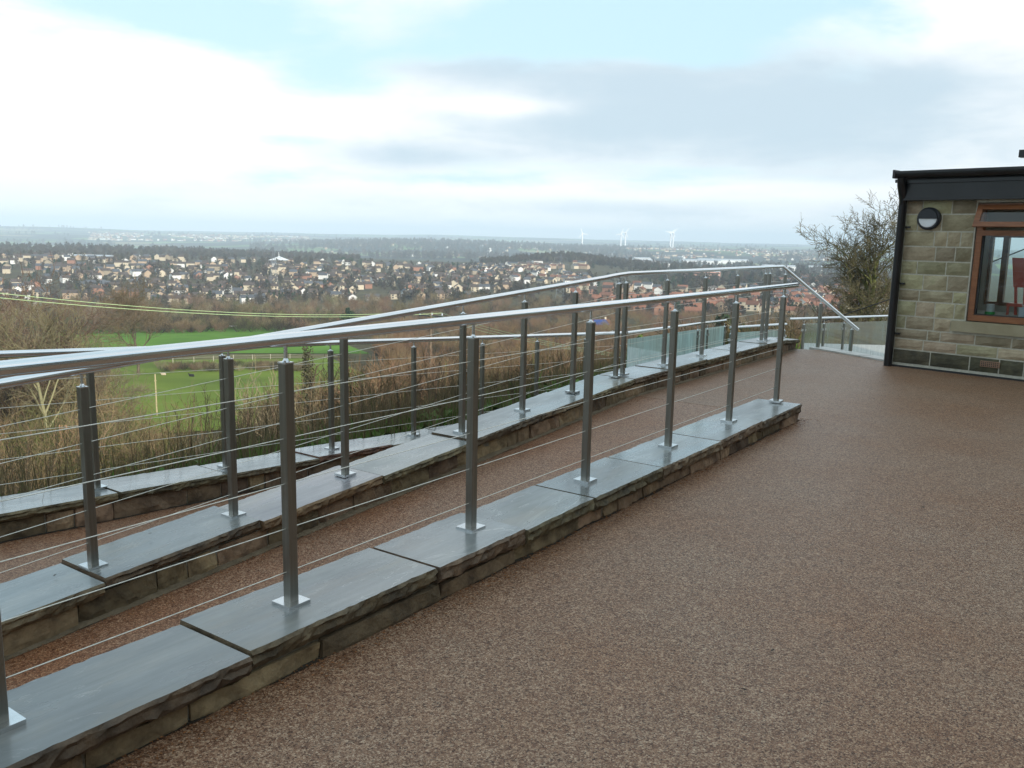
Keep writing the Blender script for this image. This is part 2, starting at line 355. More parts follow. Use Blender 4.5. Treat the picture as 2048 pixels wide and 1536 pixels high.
sill_m = M('cut_stone_sill', (0.26, 0.225, 0.14), (0.33, 0.29, 0.195), 3, rough=0.85, bump=0.2, bscale=60)
wood_m = M('stained_timber', (0.16, 0.055, 0.018), (0.26, 0.10, 0.036), 5, rough=0.4, stretch=(1, 1, 9), bump=0.1)
glass_clear = glass_mat('clear_pane', (0.92, 0.95, 0.94))
glass_frost = glass_mat('misted_glass', (0.72, 0.86, 0.83), frost=0.85)
glass_green = glass_mat('wet_green_glass', (0.60, 0.74, 0.62), frost=0.33)
white_m = M('white_paint', (0.74, 0.75, 0.75), (0.8, 0.8, 0.8), 3, rough=0.5)
opal_m = M('opal_diffuser', (0.6, 0.63, 0.66), (0.66, 0.68, 0.7), 3, rough=0.35)
plaster_m = M('cream_plaster', (0.5, 0.48, 0.42), (0.56, 0.54, 0.48), 2, rough=0.9)
red_m = M('red_plastic', (0.42, 0.035, 0.015), (0.5, 0.05, 0.02), 3, rough=0.4)
green_m = M('green_plastic', (0.04, 0.42, 0.10), (0.05, 0.5, 0.12), 3, rough=0.4)
slab_m = M('pale_stone_edging', (0.38, 0.37, 0.34), (0.5, 0.49, 0.46), 6, rough=0.4, bump=0.2)
earth_m = M('dark_render', (0.05, 0.045, 0.035), (0.08, 0.07, 0.055), 6, rough=0.9, bump=0.3)

# ------------------------------------------------------------------ terrain
TD = np.array([0, 6, 10, 20, 40, 60, 80, 110, 190, 320, 420, 550, 700, 880, 1200, 1500, 2000, 2600, 3500, 4500, 6500, 9000, 12000, 16000], float)
TL = np.array([-1, -1.2, -2.6, -6, -12.5, -18, -21.5, -25, -28, -33.5, -39, -48, -54, -48.5, -35, -42, -37, -78, -90, -85, -52, -20, -12, -60], float)
TC = np.array([-1, -1.2, -2.6, -5.8, -11.5, -16.5, -20, -23.5, -29, -36, -41, -45, -48, -46, -43, -44, -58, -66, -62, -48, -52, -26, -16, -60], float)
TR = np.array([-1, -1.2, -2.2, -4.2, -8.5, -12, -15.5, -19.5, -27, -35, -38, -40, -42, -44, -48, -50, -55, -62, -55, -45, -45, -30, -22, -60], float)
import bisect
TDl, TLl, TCl, TRl = TD.tolist(), TL.tolist(), TC.tolist(), TR.tolist()
def interp2(x, T1, T2, w):
    i = bisect.bisect_right(TDl, x) - 1
    i = min(max(i, 0), len(TDl) - 2); f = min((x - TDl[i]) / (TDl[i + 1] - TDl[i]), 1.0)
    a = T1[i] + (T1[i + 1] - T1[i]) * f; b = T2[i] + (T2[i + 1] - T2[i]) * f
    return a * (1 - w) + b * w
def sstep(a, b, x):
    t = min(max((x - a) / (b - a), 0.0), 1.0); return t * t * (3 - 2 * t)
def terr(x, y):
    d = math.hypot(x, y); az = math.degrees(math.atan2(x, y))
    u, v = toUV(x, y)
    du, dv = max(u - 20.0, 0.0), max(v - 6.45, 0.0)
    e = math.hypot(du, dv) if (du > 0 or dv > 0) else 0.0
    k = sstep(30, 110, d)
    de = (e + 6.0) * (1 - k) + d * k
    a = min(max(az, -30.0), 27.0)
    if a < 0: w = -a / 30.0; w = w * w * (3 - 2 * w); h = interp2(de, TCl, TLl, w)
    else: w = a / 27.0; w = w * w * (3 - 2 * w); h = interp2(de, TCl, TRl, w)
    if d > 60:
        s = sstep(60, 400, d)
        h += s * 1.6 * mnoise.noise((x / 60, y / 60, 0)) + sstep(900, 3500, d) * 11 * mnoise.noise((x / 900, y / 900, 3)) + sstep(4000, 9000, d) * 15 * mnoise.noise((x / 2600, y / 2600, 7))
        h += 15 * math.exp(-((az - 3.3) / 3.6) ** 2 - ((d - 1600) / 260) ** 2)
        h += 26 * math.exp(-((az + 7) / 8.0) ** 2 - ((d - 4200) / 700) ** 2)
        h += 30 * math.exp(-((az + 28) / 5.0) ** 2 - ((d - 9500) / 900) ** 2)
        h += 24 * math.exp(-((az + 4) / 9.0) ** 2 - ((d - 10500) / 1200) ** 2)
    if d < 60 and e <= 0.001: h = min(h, -2.6)
    return float(h)
def tp(px, py, dmin=30.0):
    """the point of the land seen in that direction"""
    r_ = ray(px, py); hh = math.hypot(r_.x, r_.y); r_ = r_ / hh
    t = dmin; prev = t
    while t < 14000:
        if CAMZ + r_.z * t < terr(r_.x * t, r_.y * t): break
        prev = t; t *= 1.02
    lo, hi = prev, t
    for _ in range(14):
        mid = (lo + hi) / 2
        if CAMZ + r_.z * mid < terr(r_.x * mid, r_.y * mid): hi = mid
        else: lo = mid
    return Vector((r_.x * hi, r_.y * hi, terr(r_.x * hi, r_.y * hi)))
def at(px, d):
    """the point of the land at distance d in the bearing of column px near the horizon"""
    r_ = ray(px, 520); hh = math.hypot(r_.x, r_.y)
    x, y = r_.x / hh * d, r_.y / hh * d
    return Vector((x, y, terr(x, y)))
def zat(px, py, d):
    r_ = ray(px, py); return CAMZ + r_.z / math.hypot(r_.x, r_.y) * d
def dirp(px, py, d):
    r_ = ray(px, py); return Vector((0, 0, CAMZ)) + r_ / math.hypot(r_.x, r_.y) * d

def land_material():
    mt = bpy.data.materials.new('land'); mt.use_nodes = True
    nt = mt.node_tree; N = nt.nodes.new; L = nt.links.new; bs = nt.nodes['Principled BSDF']
    bs.inputs['Roughness'].default_value = 0.95; bs.inputs['Specular IOR Level'].default_value = 0.1
    tc = N('ShaderNodeTexCoord'); vec = tc.outputs['Object']
    # near: brown winter scrub floor
    nz = N('ShaderNodeTexNoise'); nz.inputs['Scale'].default_value = 0.12; nz.inputs['Detail'].default_value = 9; nz.inputs['Roughness'].default_value = 0.7; L(vec, nz.inputs['Vector'])
    cr = N('ShaderNodeValToRGB'); e = cr.color_ramp.elements
    e[0].position = 0.35; e[0].color = (0.035, 0.028, 0.016, 1); e[1].position = 0.62; e[1].color = (0.10, 0.085, 0.04, 1)
    x = e.new(0.72); x.color = (0.055, 0.075, 0.022, 1)
    L(nz.outputs[0], cr.inputs[0])
    # far: fields, ploughland and woods
    vd = N('ShaderNodeTexVoronoi'); vd.inputs['Scale'].default_value = 1 / 330.0; vd.inputs['Randomness'].default_value = 0.9; L(vec, vd.inputs['Vector'])
    sp = N('ShaderNodeSeparateColor'); L(vd.outputs['Color'], sp.inputs[0])
    fr = N('ShaderNodeValToRGB'); fr.color_ramp.interpolation = 'CONSTANT'; e = fr.color_ramp.elements
    e[0].position = 0; e[0].color = (0.035, 0.035, 0.025, 1); e[1].position = 0.38; e[1].color = (0.11, 0.17, 0.05, 1)
    for p_, c_ in ((0.55, (0.05, 0.05, 0.03)), (0.63, (0.15, 0.22, 0.065)), (0.78, (0.22, 0.185, 0.09)), (0.86, (0.06, 0.085, 0.03)), (0.94, (0.24, 0.25, 0.12))):
        q = e.new(p_); q.color = (*c_, 1)
    L(sp.outputs[0], fr.inputs[0])
    n2 = N('ShaderNodeTexNoise'); n2.inputs['Scale'].default_value = 1 / 700.0; n2.inputs['Detail'].default_value = 8; L(vec, n2.inputs['Vector'])
    wr = N('ShaderNodeMapRange'); wr.interpolation_type = 'SMOOTHSTEP'; wr.inputs[1].default_value = 0.53; wr.inputs[2].default_value = 0.60; L(n2.outputs[0], wr.inputs[0])
    wm = N('ShaderNodeMix'); wm.data_type = 'RGBA'; L(wr.outputs[0], wm.inputs[0]); L(fr.outputs[0], wm.inputs[6]); wm.inputs[7].default_value = (0.028, 0.027, 0.02, 1)
    ln = N('ShaderNodeVectorMath'); ln.operation = 'LENGTH'; L(vec, ln.inputs[0])
    dm = N('ShaderNodeMapRange'); dm.inputs[1].default_value = 1700; dm.inputs[2].default_value = 2300; L(ln.outputs['Value'], dm.inputs[0])
    mx = N('ShaderNodeMix'); mx.data_type = 'RGBA'; L(dm.outputs[0], mx.inputs[0]); L(cr.outputs[0], mx.inputs[6]); L(wm.outputs[2], mx.inputs[7])
    L(mx.outputs[2], bs.inputs['Base Color'])
    return mt
land_m = land_material()

def build_terrain():
    azs = [a for a in np.arange(-180, -44, 12)] + [a for a in np.arange(-44, 44, 0.4)] + [a for a in np.arange(44, 180, 12)]
    ds = [5.0]
    while ds[-1] < 15500: ds.append(ds[-1] * (1.035 if ds[-1] < 3000 else 1.022))
    V = [(0, 0, -3.0)]; Fc = []
    n = len(azs)
    for d in ds:
        for a in azs:
            x, y = d * math.sin(R(a)), d * math.cos(R(a)); V.append((x, y, terr(x, y)))
    for j in range(n): Fc.append((0, 1 + (j + 1) % n, 1 + j))
    for i in range(len(ds) - 1):
        for j in range(n):
            a = 1 + i * n + j; b = 1 + i * n + (j + 1) % n
            Fc.append((a, b, b + n, a + n))
    me = mesh('terrain', V, Fc, land_m, True)
    tag(add('terrain', me), kind='structure')
build_terrain()

grass_a = M('bright_pasture', (0.058, 0.135, 0.012), (0.10, 0.205, 0.02), 0.035, rough=0.9, detail=12, c=(0.125, 0.20, 0.035), cpos=0.64, spec=0.1)
grass_b = M('olive_pasture', (0.085, 0.125, 0.014), (0.135, 0.185, 0.024), 0.04, rough=0.9, detail=12, c=(0.16, 0.165, 0.04), cpos=0.64, spec=0.1)
verge_m = M('dry_verge', (0.085, 0.085, 0.03), (0.16, 0.14, 0.065), 0.3, rough=0.95, detail=8, spec=0.1)
def drape(name, quad, nx, ny, mat, lift=0.12):
    """a field: a sheet that lies on the land between four corners given as bearings and rows"""
    V = []; Fc = []
    for j in range(ny + 1):
        for i in range(nx + 1):
            s, t = i / nx, j / ny
            px = (quad[0][0] * (1 - s) + quad[1][0] * s) * (1 - t) + (quad[3][0] * (1 - s) + quad[2][0] * s) * t
            py = (quad[0][1] * (1 - s) + quad[1][1] * s) * (1 - t) + (quad[3][1] * (1 - s) + quad[2][1] * s) * t
            p = tp(px, py); V.append((p.x, p.y, p.z + lift))
    for j in range(ny):
        for i in range(nx):
            a = j * (nx + 1) + i; Fc.append((a + nx + 1, a + nx + 2, a + 1, a))
    o = add(name, mesh(name, V, Fc, mat, True)); return tag(o, kind='structure')
drape('field', [(120, 646), (600, 655), (740, 708), (90, 706)], 30, 14, grass_a)
drape('field', [(230, 722), (660, 716), (900, 830), (160, 880)], 34, 24, grass_b)
drape('verge', [(100, 640), (600, 648), (606, 655), (100, 646)], 30, 2, verge_m, 0.2)
drape('verge', [(330, 711), (560, 709), (720, 716), (250, 722)], 24, 3, verge_m, 0.2)

# ------------------------------------------------------------------ patio and ramps
def poly_slab(name, uvz, thick, mat, **kw):
    n = len(uvz); V = [W(u, v, z) for u, v, z in uvz] + [W(u, v, z - thick) for u, v, z in uvz]
    Fc = [tuple(range(n)), tuple(range(2 * n - 1, n - 1, -1))] + [(i, i + n, (i + 1) % n + n, (i + 1) % n) for i in range(n)]
    bmx = bmesh.new(); vs = [bmx.verts.new(v) for v in V]
    for f in Fc: bmx.faces.new([vs[i] for i in f])
    bmesh.ops.recalc_face_normals(bmx, faces=bmx.faces)
    me = bpy.data.meshes.new(name); bmx.to_mesh(me); bmx.free(); me.materials.append(mat)
    return tag(add(name, me), **kw)
poly_slab('patio', [(-8, -8, 0), (14.5, -8, 0), (13.2, 0, 0), (12.75, 2.70, 0), (13.42, 3.78, 0), (13.3, 4.10, 0.0), (8.0, 4.12, 0), (8.0, 2.40, 0), (-8, 2.40, 0)], 0.35, patio_m, kind='structure')
ZR = lambda u: 0.0 if u > 8 else -(8 - u) * 0.061
ZB = lambda u: 0.195 if u > 7.98 else 0.195 + (u - 7.98) * 0.061
ZC = lambda u: -0.389 - (u - 4.47) * 0.0605 if u < 12.6 else -0.881
poly_slab('ramp', [(8.0, 2.40, -0.002), (8.0, 4.2, -0.002), (1.3, 4.2, ZR(1.3)), (1.3, 2.40, ZR(1.3))], 0.4, ramp_m, kind='structure')
poly_slab('landing', [(1.3, 2.40, ZR(1.3)), (1.3, 6.0, ZR(1.3)), (-1.2, 6.0, ZR(1.3)), (-1.2, 2.40, ZR(1.3))], 0.4, ramp_m, kind='structure')
poly_slab('ramp', [(1.3, 4.4, ZR(1.3)), (12.6, 4.4, -1.05), (12.6, 6.0, -1.05), (1.3, 6.0, ZR(1.3))], 0.4, ramp_m, kind='structure')
poly_slab('lower_terrace', [(12.6, 4.3, -1.05), (12.9, -2, -1.05), (21, -2, -1.05), (18.6, 4.1, -1.05), (15.3, 6.2, -1.05), (12.6, 6.2, -1.05)], 0.5, slab_m, kind='structure')

# stone edging along the far rim of the patio
rim = empty('edging_stones', W(13.1, 3.2, 0)); tag(rim, 'pale stone edging along the far rim of the patio by the glass', 'edging')
for k in range(3):
    a0, a1 = k / 3 + 0.006, (k + 1) / 3 - 0.006
    P = lambda t, o: (13.52 + (12.74 - 13.52) * t + o * 0.85, 3.98 + (2.66 - 3.98) * t - o * 0.53)
    (ua, va), (ub, vb), (uc, vc), (ud, vd) = P(a0, 0.0), P(a1, 0.0), P(a1, 0.26), P(a0, 0.26)
    mb = MB(); mb.hexa([W(ua, va, -0.05), W(ub, vb, -0.05), W(uc, vc, -0.05), W(ud, vd, -0.05), W(ua, va, 0.022), W(ub, vb, 0.022), W(uc, vc, 0.022), W(ud, vd, 0.022)])
    mb.build('edging_stone', slab_m, rim)
# steps down behind the rim
st = empty('garden_steps', W(13.6, 3.3, -1.05)); tag(st, 'stone steps going down to the lower terrace beside the sloping handrail', 'steps')
sa = R(67); sdx, sdy = Vector((math.sin(sa), math.cos(sa), 0)), Vector((math.cos(sa), -math.sin(sa), 0))
s0 = W(13.52, 4.0, 0) + sdx * 0.24
for k in range(5):
    z1 = -0.17 * (k + 1); a = s0 + sdx * (0.28 * k); b = a + sdx * 0.28; w = sdy * 1.35
    mb = MB(); mb.hexa([Vector((p.x, p.y, z)) for z in (-1.05, z1) for p in (a, a + w, b + w, b)])
    mb.build('step', slab_m, st)

# ------------------------------------------------------------------ low stone walls with copings
def coping(parent, u0, u1, v0, v1, z0, z1, thick, mat, emat, seed):
    """one flagstone: flat wet top, riven (broken) long edges"""
    r_ = random.Random(seed); nu = max(6, int((u1 - u0) / 0.03)); V = []; Fc = []; mi = []
    prof = [(0, 0.0), (1, 0.0), (2, 0.0), (3, 0.0)]
    dz0, dz1 = r_.uniform(-.004, .004), r_.uniform(-.004, .004); sv = r_.uniform(-.012, .012); sk = r_.uniform(-.010, .010)
    for i in range(nu + 1):
        t = i / nu; u = u0 + (u1 - u0) * t; z = z0 + (z1 - z0) * t + dz0 * (1 - t) + dz1 * t
        s = sk * (t - .5)
        def nn(k, a): return a * .7 * mnoise.noise((u * 7 + seed, k * 3.1, seed * 1.7)) + a * .9 * mnoise.noise((u * 38, k * 5.3 + seed, 2.0))
        rowp = [(v0 + sv + s + 0.008 + nn(0, .007), z), (v0 + sv + s - .003 + nn(1, .014), z - .012 + nn(2, .006)), (v0 + sv + s + .004 + nn(10, .022), z - thick * .38 + nn(11, .010)), (v0 + sv + s - .002 + nn(3, .024), z - thick * .66 + nn(4, .010)), (v0 + sv + s + .018 + nn(5, .016), z - thick),
                (v1 + sv - .012 + nn(6, .012), z - thick), (v1 + sv + nn(7, .016), z - thick * .5), (v1 + sv - .006 + nn(8, .010), z)]
        jig = (0.006 * mnoise.noise((seed, 1, 2)) if 0 < i < nu else nn(9, .006))
        for (v, zz) in rowp: V.append(W(u + jig, v, zz))
    k = 8
    for i in range(nu):
        for j in range(k):
            a, b = i * k + j, i * k + (j + 1) % k
            Fc.append((a + k, b + k, b, a)); mi.append(0 if j == 7 else 1)
    Fc.append(tuple(range(k))); mi.append(1); Fc.append(tuple(nu * k + j for j in reversed(range(k)))); mi.append(1)
    return obj('coping_stone', V, Fc, [mat, emat], parent, mi=mi)
def rubble(parent, ua, ub, va, vb, za, zb, seed, mat=None, name='stone', depth=0.10, outward=-1):
    """one walling stone: a rough block; za/zb are functions of u for bottom and top; front face at va"""
    nu = 7; V = []; Fc = []
    for i in range(nu + 1):
        u = ua + (ub - ua) * i / nu
        for j in range(3):
            t = j / 2; z = za(u) + (zb(u) - za(u)) * t
            bulge = 0.016 * math.sin(math.pi * (0.15 + 0.7 * i / nu)) * (1.0 if j == 1 else 0.45)
            nz = 0.022 * mnoise.noise((u * 19, z * 23 + seed, seed))
            V.append(W(u + 0.006 * mnoise.noise((seed, j, i)), va + outward * (bulge + nz), z + (0.006 * mnoise.noise((u * 9, seed, j)) if j == 2 else 0)))
        for j in (2, 0):
            z = za(u) + (zb(u) - za(u)) * j / 2; V.append(W(u, vb, z))
    k = 5
    for i in range(nu):
        for j in range(k):
            a, b = i * k + j, i * k + (j + 1) % k
            Fc.append((a + k, b + k, b, a) if outward < 0 else (a, b, b + k, a + k))
    Fc.append(tuple(range(k)) if outward < 0 else tuple(reversed(range(k))))
    Fc.append(tuple(nu * k + j for j in (reversed(range(k)) if outward < 0 else range(k))))
    return obj(name, V, Fc, mat or wstone_m, parent)

def low_wall(name, label, u0, u1, vf, vb, ztop, zfloor, seams, purple, seed, thick=0.055, core_bottom=-0.5, fillet=False, uneven=True):
    root = empty(name, W((u0 + u1) / 2, (vf + vb) / 2, zfloor((u0 + u1) / 2))); tag(root, label, 'wall')
    r_ = random.Random(seed)
    # mortar core, set back behind the stones
    mb = MB(); n = 24
    for i in range(n):
        ua, ub = u0 + .03 + (u1 - u0 - .06) * i / n, u0 + .03 + (u1 - u0 - .06) * (i + 1) / n
        mb.hexa([W(ua, vb - .05, core_bottom + zfloor(ua)), W(ua, vf + .052, core_bottom + zfloor(ua)), W(ub, vf + .052, core_bottom + zfloor(ub)), W(ub, vb - .05, core_bottom + zfloor(ub)),
                 W(ua, vb - .05, ztop(ua) - thick - .001), W(ua, vf + .052, ztop(ua) - thick - .001), W(ub, vf + .052, ztop(ub) - thick - .001), W(ub, vb - .05, ztop(ub) - thick - .001)])
    mb.build('mortar', mortar_m, root)
    for i in range(len(seams) - 1):
        g = 0.007 + 0.006 * r_.random()
        a, b = seams[i] + g, seams[i + 1] - g
        dz = r_.uniform(-.006, .006) if uneven else 0
        p = (i in purple)
        coping(root, a, b, vf, vb, ztop(a + .001) + dz, ztop(b - .001) + dz, thick + r_.uniform(-.006, .008), flag_p if p else flag_m, edge_r if p else edge_m, seed * 31 + i)
    u = u0 + .03
    k = 0
    while u < u1 - .05:
        ln = r_.choice([.18, .28, .36, .45, .55, .62]) * r_.uniform(.85, 1.15)
        ue = min(u + ln, u1 - .03)
        if u1 - .03 - ue < .1: ue = u1 - .03
        rec = r_.uniform(-.006, .014)
        top = r_.uniform(.004, .014)
        rubble(root, u + .006, ue - .006, vf + .038 + rec, vf + .16, (lambda q: zfloor(q) - .05), (lambda q, t_=top: ztop(q) - thick - t_), seed * 77 + k)
        u = ue; k += 1
    if fillet:
        mb = MB()
        for i in range(40):
            ua, ub = u0 + (u1 - u0) * i / 40, u0 + (u1 - u0) * (i + 1) / 40
            f = lambda q: .004 + .008 * mnoise.noise((q * 4, seed, 0))
            mb.push([W(ua, vf - .004 - f(ua), zfloor(ua) + .002), W(ub, vf - .004 - f(ub), zfloor(ub) + .002), W(ub, vf + .05, zfloor(ub) + .012 + f(ub)), W(ua, vf + .05, zfloor(ua) + .012 + f(ua))], [(3, 2, 1, 0)])
        mb.build('mortar_fillet', M('stained_mortar', (0.12, 0.088, 0.052), (0.20, 0.15, 0.095), 12, rough=0.9, bump=0.5, bscale=60), root)
    return root
low_wall('retaining_wall', 'low stone wall with grey flag copings between the patio and the ramp, nearest the camera', -0.3, 7.9, 2.33, 2.75, lambda u: .16, lambda u: 0.0,
         [-0.3, .72, 1.78, 2.78, 3.44, 4.13, 4.98, 5.95, 6.86, 7.9], (), 3, thick=.078)
# the far end face of that wall is closed by two stones
wa = bpy.data.objects['retaining_wall']
for k, (a, b) in enumerate(((2.38, 2.54), (2.55, 2.70))):
    mb = MB(); mb.uvbox(7.80, 7.885 - .008 * k, a, b, -.05, .075); mb.build('stone', wstone_m, wa)
zBt = lambda u: ZB(u) if u < 12.6 else ZB(u) - (u - 12.6) * 0.06
low_wall('retaining_wall', 'middle sloping stone wall with flag copings between the two ramps', -0.2, 13.3, 4.06, 4.50, zBt, lambda u: min(ZR(u), zBt(u) - .16),
         [-0.2, .55, 1.3, 2.22, 3.2, 4.22, 5.22, 6.19, 6.92, 7.93, 8.75, 9.8, 10.85, 11.9, 12.75, 13.3], (4,), 5, thick=.064, core_bottom=-1.1, fillet=True)
low_wall('retaining_wall', 'outermost stone wall with flag copings at the edge of the thicket', -0.2, 12.7, 5.93, 6.37, ZC, lambda u: ZC(u) - .19,
         [-0.2, .6, 1.5, 2.4, 3.39, 4.35, 5.33, 6.3, 7.3, 8.3, 9.3, 10.3, 11.5, 12.7], (6,), 9, thick=.062, core_bottom=-1.0)
# end wall of the landing (left of the frame)
low_wall('retaining_wall', 'short stone wall closing the ramp landing at the far left', -1.3, -0.9, 2.4, 6.2, lambda u: -.2, lambda u: -.4, [-1.3, -0.9], (), 11)

# ------------------------------------------------------------------ railings
PW = 0.0208
def post_meshes():
    h = 0.955
    def bev_box(w, z0, z1, b=0.002):
        mb = MB(); P = []
        for z in (z0, z1):
            for sx, sy in ((-1, -1), (1, -1), (1, 1), (-1, 1)):
                for q in (0, 1):
                    if (sx * sy > 0) == (q == 0): P.append((sx * w, sy * (w - b), z))
                    else: P.append((sx * (w - b), sy * w, z))
        n = 8
        mb.push(P, [tuple(reversed(range(n))), tuple(range(n, 2 * n))] + [(i, (i + 1) % n, (i + 1) % n + n, i + n) for i in range(n)])
        return mb
    post = bev_box(PW, 0.0, h).data('post', post_m)
    pl = bev_box(0.053, 0.0, 0.017)
    plate = pl.data('base_plate', plate_m)
    s = MB(); s.hexa([(-PW - .001, -PW - .001, h), (PW + .001, -PW - .001, h), (PW + .001, PW + .001, h), (-PW - .001, PW + .001, h), (-PW - .001, -PW - .001, h + .006), (PW + .001, -PW - .001, h + .006), (PW + .001, PW + .001, h + .006), (-PW - .001, PW + .001, h + .006)])
    s.tube([(0, 0, h + .006), (0, 0, h + .012), (0, 0, h + .02), (0, 0, h + .072)], [.017, .011, .0075, .007], 10)
    stem = s.data('stem', plate_m)
    sad = MB(); sad.tube([(-.03, 0, h + .073), (.03, 0, h + .073)], .006, 6); saddle = sad.data('saddle', plate_m)
    return post, plate, stem, saddle
POST, PLATE, STEM, SADDLE = post_meshes()
def put_post(root, u, v, z):
    p = add('post', POST, root, W(u, v, z) - WLOC[root.name], rz=math.pi / 2 - UAZ)
    add('base_plate', PLATE, p); add('stem', STEM, p); add('saddle', SADDLE, p)
    return p
CF = (.115, .30, .485, .672, .855)      # cable heights, measured down from the top of a post
def railing(name, label, posts, v, ztop, rail_pts, runs, seed):
    root = empty(name, W(posts[0], v, ztop(posts[0]))); tag(root, label, 'railing', None)
    mb = MB(); mb.tube([W(*p) for p in rail_pts], 0.0242, 20); mb.build('handrail', steel_m, root, True)
    for u in posts: put_post(root, u, v, ztop(u))
    for (ua, ub) in runs:
        for f in CF:
            dz = .955 * (1 - f)
            mb = MB(); pts = []
            n = 6
            for i in range(n + 1):
                u = ua + (ub - ua) * i / n; pts.append(W(u, v, ztop(u) + dz))
            mb.tube(pts, 0.0018, 6); mb.build('cable', wire_m, root)
            for ue, sgn in ((ub, -1), (ua, 1)):
                if ue < 0: continue
                mb = MB(); mb.tube([W(ue + .03 * -sgn, v, ztop(ue) + dz), W(ue + sgn * .10, v, ztop(ue + sgn * .1) + dz)], .0045, 8); mb.build('tensioner', plate_m, root)
    return root
railing('cable_railing', 'nearest steel cable railing on the wall beside the patio', [-.06, 1.052, 2.14, 3.28, 4.39, 5.53, 6.66, 7.80], 2.555, lambda u: .16,
        [(-.4, 2.555, 1.204), (8.15, 2.555, 1.212)], [(-.06, 7.80)], 1)
railing('cable_railing', 'middle steel cable railing that slopes up along the wall between the ramps', [1.42, 2.28, 3.16, 4.08, 5.36, 6.21, 7.05, 7.90, 8.05, 9.03, 10.1, 11.16, 12.22, 12.40, 13.08], 4.28, zBt,
        [(-.2, 4.28, ZB(-.2) + 1.046), (7.6, 4.28, ZB(7.6) + 1.046), (7.84, 4.28, ZB(7.84) + 1.049), (8.1, 4.28, 1.247), (12.93, 4.28, 1.251)], [(1.42, 7.90), (8.05, 12.22), (12.40, 13.08)], 2)
railing('cable_railing', 'outermost steel cable railing in front of the thicket', [1.1, 2.2, 3.34, 4.48, 5.69, 6.87, 8.07, 9.23, 10.45, 11.55], 6.15, ZC,
        [(-.2, 6.15, ZC(-.2) + 1.035), (11.62, 6.15, ZC(11.62) + 1.035)], [(1.1, 11.55)], 3)
# sloping handrail of the steps
hr = empty('step_handrail', W(13.4, 4.2, -1.0)); tag(hr, 'sloping steel handrail going down the steps to the lower terrace', 'handrail')
h0 = W(12.93, 4.28, 1.251)
def hp(t): return h0 + sdx * t + Vector((0, 0, -t * 0.625))
mb = MB(); mb.tube([h0, hp(.05), hp(1.56)], .0242, 18); mb.build('handrail', steel_m, hr, True)
for t in (.78, 1.44):
    q = hp(t); b = q - Vector((0, 0, 1.03))
    p = add('post', POST, hr, b - WLOC[hr.name], rz=math.pi / 2 - sa); add('stem', STEM, p); add('base_plate', PLATE, p); add('saddle', SADDLE, p)

# ------------------------------------------------------------------ glass balustrade of the lower terrace
def glass_run(label, P, rail_z, post_at, mat, rail_ext=(0, 0), glass_drop=.12, hgt=.86, gaps=None, rz=None):
    A, B = Vector(P[0]), Vector(P[1]); A.z = B.z = 0; t = (B - A).normalized(); n = Vector((t.y, -t.x, 0)); ln = (B - A).length
    if n.dot(-A) < 0: n = -n
    root = empty('glass_balustrade', Vector((A.x, A.y, rail_z - 1.15))); tag(root, label, 'balustrade', None)
    za = rail_z if rz is None else rz[0]; zb_ = rail_z if rz is None else rz[1]
    Z = lambda s: za + (zb_ - za) * s / ln
    mb = MB(); mb.tube([A + t * -rail_ext[0] + Vector((0, 0, Z(0))), A + t * (ln + rail_ext[1]) + Vector((0, 0, Z(ln)))], .0225, 16); mb.build('handrail', steel_m, root, True)
    for s in post_at:
        q = A + t * s
        p = add('post', POST, root, Vector((q.x, q.y, Z(s) - 1.045 - .03)) - WLOC[root.name], rz=math.atan2(t.y, t.x)); add('stem', STEM, p)
        for sg in (-1, 1):
            for zz in (.30, .78):
                c_ = q + t * sg * .035; mb = MB()
                mb.hexa([c_ + t * a + n * b + Vector((0, 0, Z(s) - 1.0 + zz + c)) for c in (-.02, .02) for a, b in ((-.018, -.012), (.018, -.012), (.018, .02), (-.018, .02))])
                mb.build('glass_clamp', plate_m, root)
    edges = gaps or ([0] + list(post_at) + [ln])
    for a, b in zip(edges[:-1], edges[1:]):
        if b - a < .12: continue
        a2, b2 = a + .035, b - .035
        mb = MB(); mb.hexa([A + t * s + n * o + Vector((0, 0, z)) for z_ in (0, 1) for s, o, z in (((a2, -.005, Z(a2) - glass_drop - (hgt if z_ == 0 else 0))), ((b2, -.005, Z(b2) - glass_drop - (hgt if z_ == 0 else 0))), ((b2, .005, Z(b2) - glass_drop - (hgt if z_ == 0 else 0))), ((a2, .005, Z(a2) - glass_drop - (hgt if z_ == 0 else 0))))])
        mb.build('glass_panel', mat, root)
    return root
glass_run('misted glass balustrade continuing the outermost railing beside the lower ramp', (W(11.66, 6.15, 0), W(15.55, 6.15, 0)), .2, [1.3, 2.62, 3.05, 3.86], glass_frost, rz=(ZC(11.66) + 1.035, .145), glass_drop=.10)
glass_run('misted glass balustrade set low beyond the middle wall', ((3.83, 15.34, 0), (5.10, 16.23, 0)), .1, [.03, 1.5], glass_frost, glass_drop=.10)
glass_run('clear wet glass balustrade beside the stone building corner', ((5.43, 16.34, 0), (7.95, 17.58, 0)), .2, [.05, .56, 1.08, 2.4], glass_green, rail_ext=(.32, .6), glass_drop=.10)

